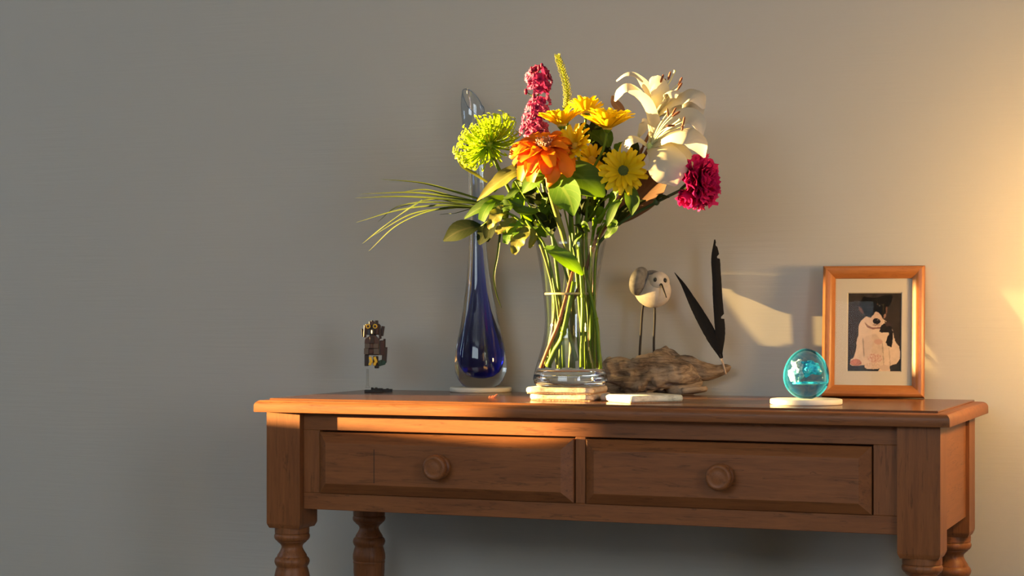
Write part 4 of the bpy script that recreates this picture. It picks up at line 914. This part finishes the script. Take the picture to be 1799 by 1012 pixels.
# --- white lilies (one stem, two blooms)
t = flower('white_lily_stem', P(954, 646, VY-.0), 'stem of two large white lilies with rust anthers at upper right')
NF = TOCAM+UP*.7-RIGHT*.1
def lily(t, petals, cpx, cY, stam, pist, name):
    b_ = bpy.data.objects.new(name, None); link(b_, t); b_.location = P(*cpx, cY)-t.location; b_.empty_display_size = .01
    for pts, w_, cu, nr in petals: leaf(b_, pts, w_, M_LIL, cup=cu, name='petal', nrm=nr, nu=16, wave=.06)
    for (x, y, Y, rot) in stam:
        e = P(x, y, Y); c = P(*cpx, cY); mid = (c+e)/2+UP*.006
        g = G(); g.add(*tube([c, mid, e], [.0011, .0009, .0006], 6)); g.build('filament', M_FIL, b_)
        g = G(); d = (RIGHT*math.sin(rot)+UP*math.cos(rot))*.0075; g.add(*tube([e-d, e-d*.5, e+d*.5, e+d], [.0009, .0020, .0020, .0009], 8)); g.build('anther', M_ANT, b_)
    e = P(*pist[:2], pist[2]); g = G(); c = P(*cpx, cY); g.add(*tube([c, (c+e)/2+UP*.003, e-(e-c)*.06, e], [.0013, .0012, .0014, .0026], 8)); g.build('pistil', M_FIL, b_)
    g = G(); g.add(*ball(c, (.006, .006, .007), 12, 8)); g.build('throat', stem_mat('lily_throat', (.42, .50, .16)), b_)
    return b_
LY = .128
lily(t, [([(1142, 256, LY), (1148, 226, LY+.01), (1140, 190, LY+.008), (1124, 168, LY), (1104, 161, LY-.01)], [6, 15, 14, 9, 2], .22, TOCAM*1+RIGHT*.8+UP*.2),
         ([(1140, 257, LY), (1122, 243, LY-.012), (1105, 245, LY-.02), (1094, 262, LY-.02), (1092, 276, LY-.018)], [5, 12, 15, 10, 2], -.2, UP+TOCAM*.6),
         ([(1140, 258, LY), (1158, 266, LY-.018), (1172, 288, LY-.028), (1181, 310, LY-.026), (1187, 327, LY-.02)], [7, 26, 34, 28, 3], -.22, TOCAM+UP*.45-RIGHT*.25),
         ([(1143, 257, LY), (1178, 236, LY-.016), (1208, 234, LY-.024), (1228, 250, LY-.022), (1238, 277, LY-.018)], [6, 20, 25, 20, 2], -.25, UP*.9+TOCAM*.8),
         ([(1150, 260, LY), (1188, 264, LY-.004), (1207, 284, LY-.004), (1212, 305, LY), (1206, 324, LY+.004)], [6, 16, 19, 16, 2], -.2, TOCAM+RIGHT*.5),
         ([(1144, 254, LY), (1176, 222, LY+.016), (1205, 206, LY+.02), (1226, 214, LY+.018), (1233, 238, LY+.015)], [6, 18, 20, 15, 3], .15, TOCAM+UP*.7)],
     (1142, 257), LY, [(1173, 198, LY-.02, -.1), (1184, 196, LY-.03, .5), (1188, 200, LY-.02, 1.0), (1178, 221, LY-.04, 1.5), (1201, 213, LY-.035, .2), (1199, 222, LY-.02, .1)], (1195, 209, LY-.03), 'lily_bloom')
LU = .170
lily(t, [([(1150, 203, LU), (1140, 166, LU-.01), (1122, 138, LU-.012), (1102, 132, LU-.016), (1083, 143, LU-.018)], [7, 14, 13, 10, 3], .2, UP+TOCAM*.5+RIGHT*.3),
         ([(1148, 200, LU), (1128, 168, LU-.018), (1106, 152, LU-.026), (1090, 158, LU-.03), (1080, 178, LU-.028)], [6, 12, 14, 11, 2], -.2, UP*.8+TOCAM*.6),
         ([(1152, 200, LU), (1160, 170, LU-.012), (1155, 150, LU-.02), (1146, 142, LU-.026), (1142, 138, LU-.03)], [7, 16, 16, 11, 4], .25, TOCAM+UP*.2),
         ([(1154, 202, LU), (1164, 178, LU-.02), (1174, 162, LU-.03), (1182, 160, LU-.042), (1183, 172, LU-.05)], [6, 13, 15, 12, 5], -.25, TOCAM*.7+UP),
         ([(1154, 202, LU), (1182, 176, LU-.014), (1208, 164, LU-.02), (1226, 168, LU-.02), (1237, 191, LU-.018)], [7, 20, 23, 18, 3], -.22, UP+TOCAM*.8),
         ([(1152, 202, LU), (1176, 190, LU+.016), (1200, 178, LU+.024), (1222, 190, LU+.022), (1230, 212, LU+.02)], [6, 16, 19, 16, 3], .1, TOCAM+UP*.5)],
     (1151, 203), LU, [(1163, 138, LU-.02, .35), (1176, 133, LU-.02, .3), (1195, 143, LU-.02, .45), (1194, 152, LU-.03, .6), (1168, 146, LU+.0, .1)], (1186, 124, LU-.02), 'lily_bloom')
stem(t, [(1141, 258), (1126, 284), (1108, 320), (1075, 378), (1046, 425), (1020, 500), (986, 565), (954, 646)], [LY, .135, .14, .15, .15, .155, .16, VY], .0034, .0034, M_STB)
stem(t, [(1151, 204), (1142, 232), (1128, 262), (1112, 300), (1098, 335)], [LU, LU, .16, .15, .142], .0026, .0030, M_STB, 'branch')
leaf(t, [(1122, 240, .15), (1130, 226, .145), (1133, 216, .142), (1130, 208, .14)], [3, 9, 8, 2], M_LIL, cup=.3, name='petal')
leaf(t, [(1094, 200, .19), (1088, 190, .19), (1080, 180, .19), (1076, 168, .19)], [6, 8, 7, 2], M_LFR, cup=.2, name='dry_bract')

# --- carnation
t = flower('pink_carnation', P(1050, 647, VY+.0), 'ruffled crimson pink carnation at the far right of the bouquet')
CYd = .150; cc = P(1229, 320, CYd); cax = cvec(.85, .05, .45)
rn = random.Random(9)
def carn_mesh(key, L, m):
    g = G(); nu, nv = 7, 10; vs = []; fs = []; uv = []
    for i in range(nu+1):
        tt = i/nu; wd = L*(.10+.56*tt**1.1)
        for j in range(nv+1):
            a = 2*j/nv-1; zig = (1 if j % 2 else -1)*.055*L*(tt > .95)
            vs.append(V(L*tt*(1-.18*a*a)+zig, wd*a, L*(.16*a*a*tt+.12*tt*tt*math.sin(a*7+len(PM))+.04*rn.uniform(-1, 1)*tt))); uv.append((tt, .5+a/2))
    for i in range(nu):
        for j in range(nv): q = i*(nv+1)+j; fs.append((q, q+1, q+nv+2, q+nv+1))
    g.add(vs, fs, uv); PM[key] = g.mesh(key, m); return PM[key]
cm = [carn_mesh('carn_%s' % s_, .0425*f_, M_CAR) for s_, f_ in (('a', 1), ('b', .93), ('c', 1.05))]
for cnt, e, sc_ in ((10, -.35, 1), (10, -.05, 1), (10, .25, .97), (9, .55, .92), (8, .85, .85), (6, 1.15, .78), (4, 1.4, .7)):
    rosette(t, cc, cax, cnt, cm, e, .002, .18, sc_, rn.random(), rnd=rn)
c2 = P(1204, 346, CYd+.0); 
rosette(t, P(1212, 334, CYd-.006), cvec(-.05, -.7, .55), 7, cm, .9, .001, .2, .66, rnd=rn)
g = G(); g.add(*tube([P(1196, 334, CYd), P(1206, 329, CYd), P(1221, 323, CYd)], [.0035, .0065, .0075], 12)); g.build('calyx', M_STD, t)
stem(t, [(1200, 332), (1152, 356), (1100, 385), (1062, 416), (1048, 445), (1044, 540), (1050, 647)], [CYd, .15, .15, .15, .155, .16, VY], .0026, .0030, M_STD)
g = G(); g.add(*blob(P(1153, 355, .149), .0055, 3, .2)); g.build('stem_node', M_STD, t)
leaf(t, [(1153, 355, .148), (1158, 346, .142), (1166, 345, .14), (1176, 347, .14)], [3, 4, 3, 1], M_LFD)

# --- grass fan on the left
t = flower('grass_spray', P(966, 646, VY-.01), 'spray of long narrow grass blades fanning out to the left', 'foliage')
stem(t, [(838, 356), (880, 368), (925, 395), (952, 425), (972, 520), (966, 646)], [.15, .15, .15, .15, .15, VY-.01], .0018, .0030, M_ST)
for pts, w_, Y in (([(846, 352), (800, 338), (740, 322), (668, 315)], 3.2, .14), ([(842, 356), (790, 345), (745, 334), (700, 339)], 3.4, .16), ([(842, 356), (780, 346), (720, 339), (632, 341)], 3.6, .15), ([(840, 358), (770, 350), (700, 346), (624, 348)], 3.4, .14), ([(836, 364), (770, 362), (700, 370), (626, 391)], 3.4, .13), ([(828, 362), (760, 356), (700, 363), (664, 390)], 2.6, .17),
                  ([(840, 362), (780, 368), (720, 378), (654, 415)], 3.6, .15), ([(840, 366), (770, 368), (700, 395), (648, 441)], 3.2, .14), ([(742, 352), (712, 372), (670, 402), (637, 428)], 3.2, .13), ([(836, 360), (790, 352), (750, 352), (690, 368)], 3.0, .17), ([(838, 358), (800, 356), (770, 349), (744, 346)], 3.4, .135), ([(830, 366), (800, 375), (785, 376), (772, 377)], 1.5, .15)):
    leaf(t, [(x, y, Y+(.02 if k > 1 else 0)) for k, (x, y) in enumerate(pts)], [w_*.8, w_*1.15, w_*.85, .4], M_GRS, cup=.35, name='blade', nrm=UP*.9+TOCAM*.6, nu=20)
leaf(t, [(879, 410, .13), (874, 450, .13), (868, 485, .13), (872, 515, .13), (881, 541, .13)], [2.2, 2, 1.8, 1.4, .4], M_GRS, name='blade', cup=.4, nu=18)

# --- foliage
def sprig(label, basepx, bY, stempts, stemY, leaves, m_st=M_ST, r=.0022):
    b0 = P(*basepx, bY); b0.z = max(b0.z, VB+.001); t = flower('foliage_sprig', b0, label, 'foliage', 'green foliage in the bouquet')
    stem(t, stempts+[basepx], stemY+[bY], r*.55, r*1.0, m_st)
    for L in leaves: leaf(t, L[0], L[1], L[2], cup=L[3] if len(L) > 3 else .2, wave=L[4] if len(L) > 4 else 0., nrm=L[5] if len(L) > 5 else None)
    return t
sprig('dark oval leaf and its twig hanging in front of the blue vase neck', (978, 647), VY-.02, [(845, 398), (872, 382), (915, 398), (950, 428), (975, 540)], [.13, .13, .14, .145, .14],
      [([(845, 397, .13), (826, 400, .125), (802, 408, .122), (779, 423, .125)], [3, 15, 18, 2], M_LFD, .2, 0, TOCAM+UP*.4), ([(848, 396, .128), (852, 408, .122), (846, 420, .12), (842, 430, .12)], [10, 15, 11, 2], M_LFD, .1), ([(870, 384, .125), (862, 398, .118), (858, 412, .118), (856, 425, .12)], [6, 12, 10, 2], M_LFD, .15),
       ([(868, 352, .12), (858, 362, .112), (850, 375, .11), (846, 388, .112)], [5, 10, 10, 7], M_LFB, .1), ([(888, 352, .13), (864, 358, .12), (838, 368, .118), (816, 384, .12)], [10, 15, 10, 2], M_LF, .25)])
sprig('lobed pale green leaves drooping over the left rim of the glass vase', (985, 648), VY-.03, [(880, 372), (905, 380), (935, 408), (958, 435), (980, 540)], [.115, .12, .13, .135, .13],
      [([(892, 366, .115), (878, 374, .108), (866, 388, .105), (858, 402, .106)], [6, 13, 11, 3], M_LFY, .3, .3), ([(905, 384, .115), (893, 396, .108), (880, 404, .106), (870, 407, .106)], [6, 12, 11, 3], M_LFY, .3, .35), ([(916, 392, .112), (904, 402, .106), (893, 414, .104), (888, 428, .104)], [7, 12, 11, 5], M_LFB, .2, .2), ([(925, 396, .11), (918, 412, .104), (908, 428, .102), (903, 447, .103)], [8, 14, 13, 4], M_LFY, .25, .3), ([(932, 402, .11), (938, 416, .106), (934, 428, .105), (930, 436, .106)], [4, 7, 6, 2], M_LFY, .3), ([(918, 360, .12), (900, 358, .115), (884, 364, .112), (870, 374, .112)], [6, 12, 12, 3], M_LF, .2, .2)], r=.0026)
sprig('long yellowing leaf slanting down left below the green chrysanthemum', (1020, 648), VY+.0, [(905, 318), (930, 360), (955, 400), (978, 430), (1008, 540)], [.115, .125, .14, .15, .155],
      [([(922, 296, .105), (900, 304, .098), (870, 325, .096), (838, 353, .10)], [6, 15, 13, 1], M_LFY, .3, .15), ([(935, 296, .105), (910, 304, .1), (885, 318, .098), (868, 338, .1)], [4, 9, 8, 1], M_LFB, .3), ([(918, 330, .12), (905, 335, .115), (895, 345, .112), (884, 348, .112)], [3, 7, 6, 1], M_LF), ([(945, 370, .125), (928, 372, .118), (910, 366, .115), (892, 350, .115)], [4, 9, 8, 1], M_LF)])
sprig('large brown-backed leaf behind the open yellow daisy at the right', (1030, 648), VY+.04, [(1110, 355), (1080, 385), (1052, 425), (1040, 540)], [.18, .175, .17, .18],
      [([(1080, 385, .185), (1105, 362, .19), (1140, 330, .195), (1178, 290, .20)], [14, 26, 30, 4], M_LFR, .2, 0, TOCAM+UP*.3), ([(1062, 330, .20), (1062, 300, .205), (1058, 265, .205), (1052, 225, .205)], [10, 17, 17, 3], M_LFD), ([(1085, 320, .2), (1100, 290, .2), (1110, 262, .2), (1112, 240, .2)], [8, 18, 16, 3], M_LFD), ([(1075, 400, .165), (1090, 380, .16), (1110, 362, .158), (1135, 352, .158)], [5, 10, 9, 1], M_LFD)], M_STB, .0024)
sprig('small green leaf hanging below the open yellow daisy', (1045, 648), VY-.02, [(1106, 332), (1078, 372), (1050, 425), (1044, 540)], [.115, .13, .145, .145],
      [([(1104, 328, .112), (1109, 342, .106), (1112, 358, .105), (1110, 378, .107)], [7, 12, 12, 1], M_LF, .2), ([(1090, 352, .12), (1080, 362, .115), (1072, 380, .114), (1066, 398, .115)], [4, 8, 8, 1], M_LF), ([(1070, 385, .125), (1078, 395, .12), (1072, 408, .118), (1062, 418, .12)], [5, 9, 8, 2], M_LF, .2, .3)])
rn = random.Random(31)
def filler(label, basepx, bY, top, tY, n, x0, x1, y0, y1, Y0, Y1, mats, wd, L_):
    leaves = []
    for k in range(n):
        x = rn.uniform(x0, x1); y = rn.uniform(y0, y1); Y = rn.uniform(Y0, Y1); ang = rn.uniform(-2.6, -.4) if rn.random() < .6 else rn.uniform(0, 6.28); L = L_*rn.uniform(.7, 1.25)
        dx, dy = math.cos(ang)*L, math.sin(ang)*L
        nr = TOCAM*rn.uniform(.4, 1)+UP*rn.uniform(.1, .9)+RIGHT*rn.uniform(-.8, .5)
        leaves.append(([(x, y, Y), (x+dx*.35, y+dy*.35-3, Y-.008), (x+dx*.7, y+dy*.7-2, Y-.012), (x+dx, y+dy+3, Y-.010)], [3, wd*rn.uniform(.8, 1.2), wd*rn.uniform(.7, 1.1), 1], mats[k % len(mats)], .25, .15, nr))
    return sprig(label, basepx, bY, [top, ((top[0]+basepx[0])/2*.4+1000*.6, 425), (basepx[0]-4, 540)], [tY, VY, bY], leaves)
filler('dense dark green leaves filling the middle of the bouquet behind the stems', (1036, 648), VY+.03, (985, 340), .185, 22, 915, 1065, 320, 415, .165, .20, [M_LFD, M_LF, M_LFD], 13, 44)
filler('green leaves between the pink stock and the orange flower stem', (1030, 648), VY+.02, (940, 320), .16, 12, 880, 980, 310, 410, .135, .17, [M_LF, M_LFD, M_LFB], 9, 36)
filler('feathery green leaves just above the right rim of the glass vase', (1044, 648), VY-.0, (1050, 360), .15, 14, 1005, 1085, 340, 418, .13, .165, [M_LF, M_LFB, M_LFD], 7, 30)
filler('leaves peeping out between the yellow daisies and the lilies', (1028, 648), VY+.045, (1050, 270), .2, 12, 1020, 1105, 240, 330, .17, .2, [M_LF, M_LFD], 12, 40)
# leaf pressed against the glass inside the vase, and loose cut stems
t = flower('lily_leaf', P(958, 640, VY-.03), 'pointed bright green leaf pressed inside the glass above the water line', 'foliage')
stem(t, [(950, 432), (962, 470), (975, 540), (958, 640)], [.125, .13, .135, VY-.03], .0022, .0026, M_STP)
leaf(t, [(958, 434, .122), (975, 442, .112), (1000, 460, .108), (1024, 483, .112)], [4, 11, 14, 3], M_LFB, cup=.2, nrm=TOCAM+UP*.5)
for (a, b_, r, m, lab) in (((990, 585, .12), (962, 644, .125), .0050, M_ST, 'thick cut bright green stem slanting left at the bottom of the vase'), ((1024, 520, .125), (1022, 645, .125), .0040, M_ST, 'straight green cut stem left of the upright bundle in the water'), ((1047, 560, .135), (1055, 648, .13), .0036, M_ST, 'straight green cut stem at the far right inside the vase base'), ((978, 600, .14), (983, 647, .14), .0052, M_STP, 'short pale cut stem standing near the vase bottom'), ((984, 560, .125), (950, 646, .135), .0034, M_STR, 'reddish stem slanting to the lower left inside the vase')):
    A_, B_ = P(*a), P(*b_); B_.z = max(B_.z, VB+.001); t = flower('cut_stem', B_, lab, 'stem', 'cut stems in the vase')
    C_ = P(a[0]+(a[0]-b_[0])*.6+(995-a[0])*.3, a[1]-90, a[2]+.015)
    g = G(); g.add(*tube([B_, (A_+B_)/2, A_, C_], [r, r, r*.95, r*.8], 10)); g.build('stem', m, t)
    g = G(); g.add(*blob(A_, r*1.15, r*999, .1)); g.build('node', m, t)
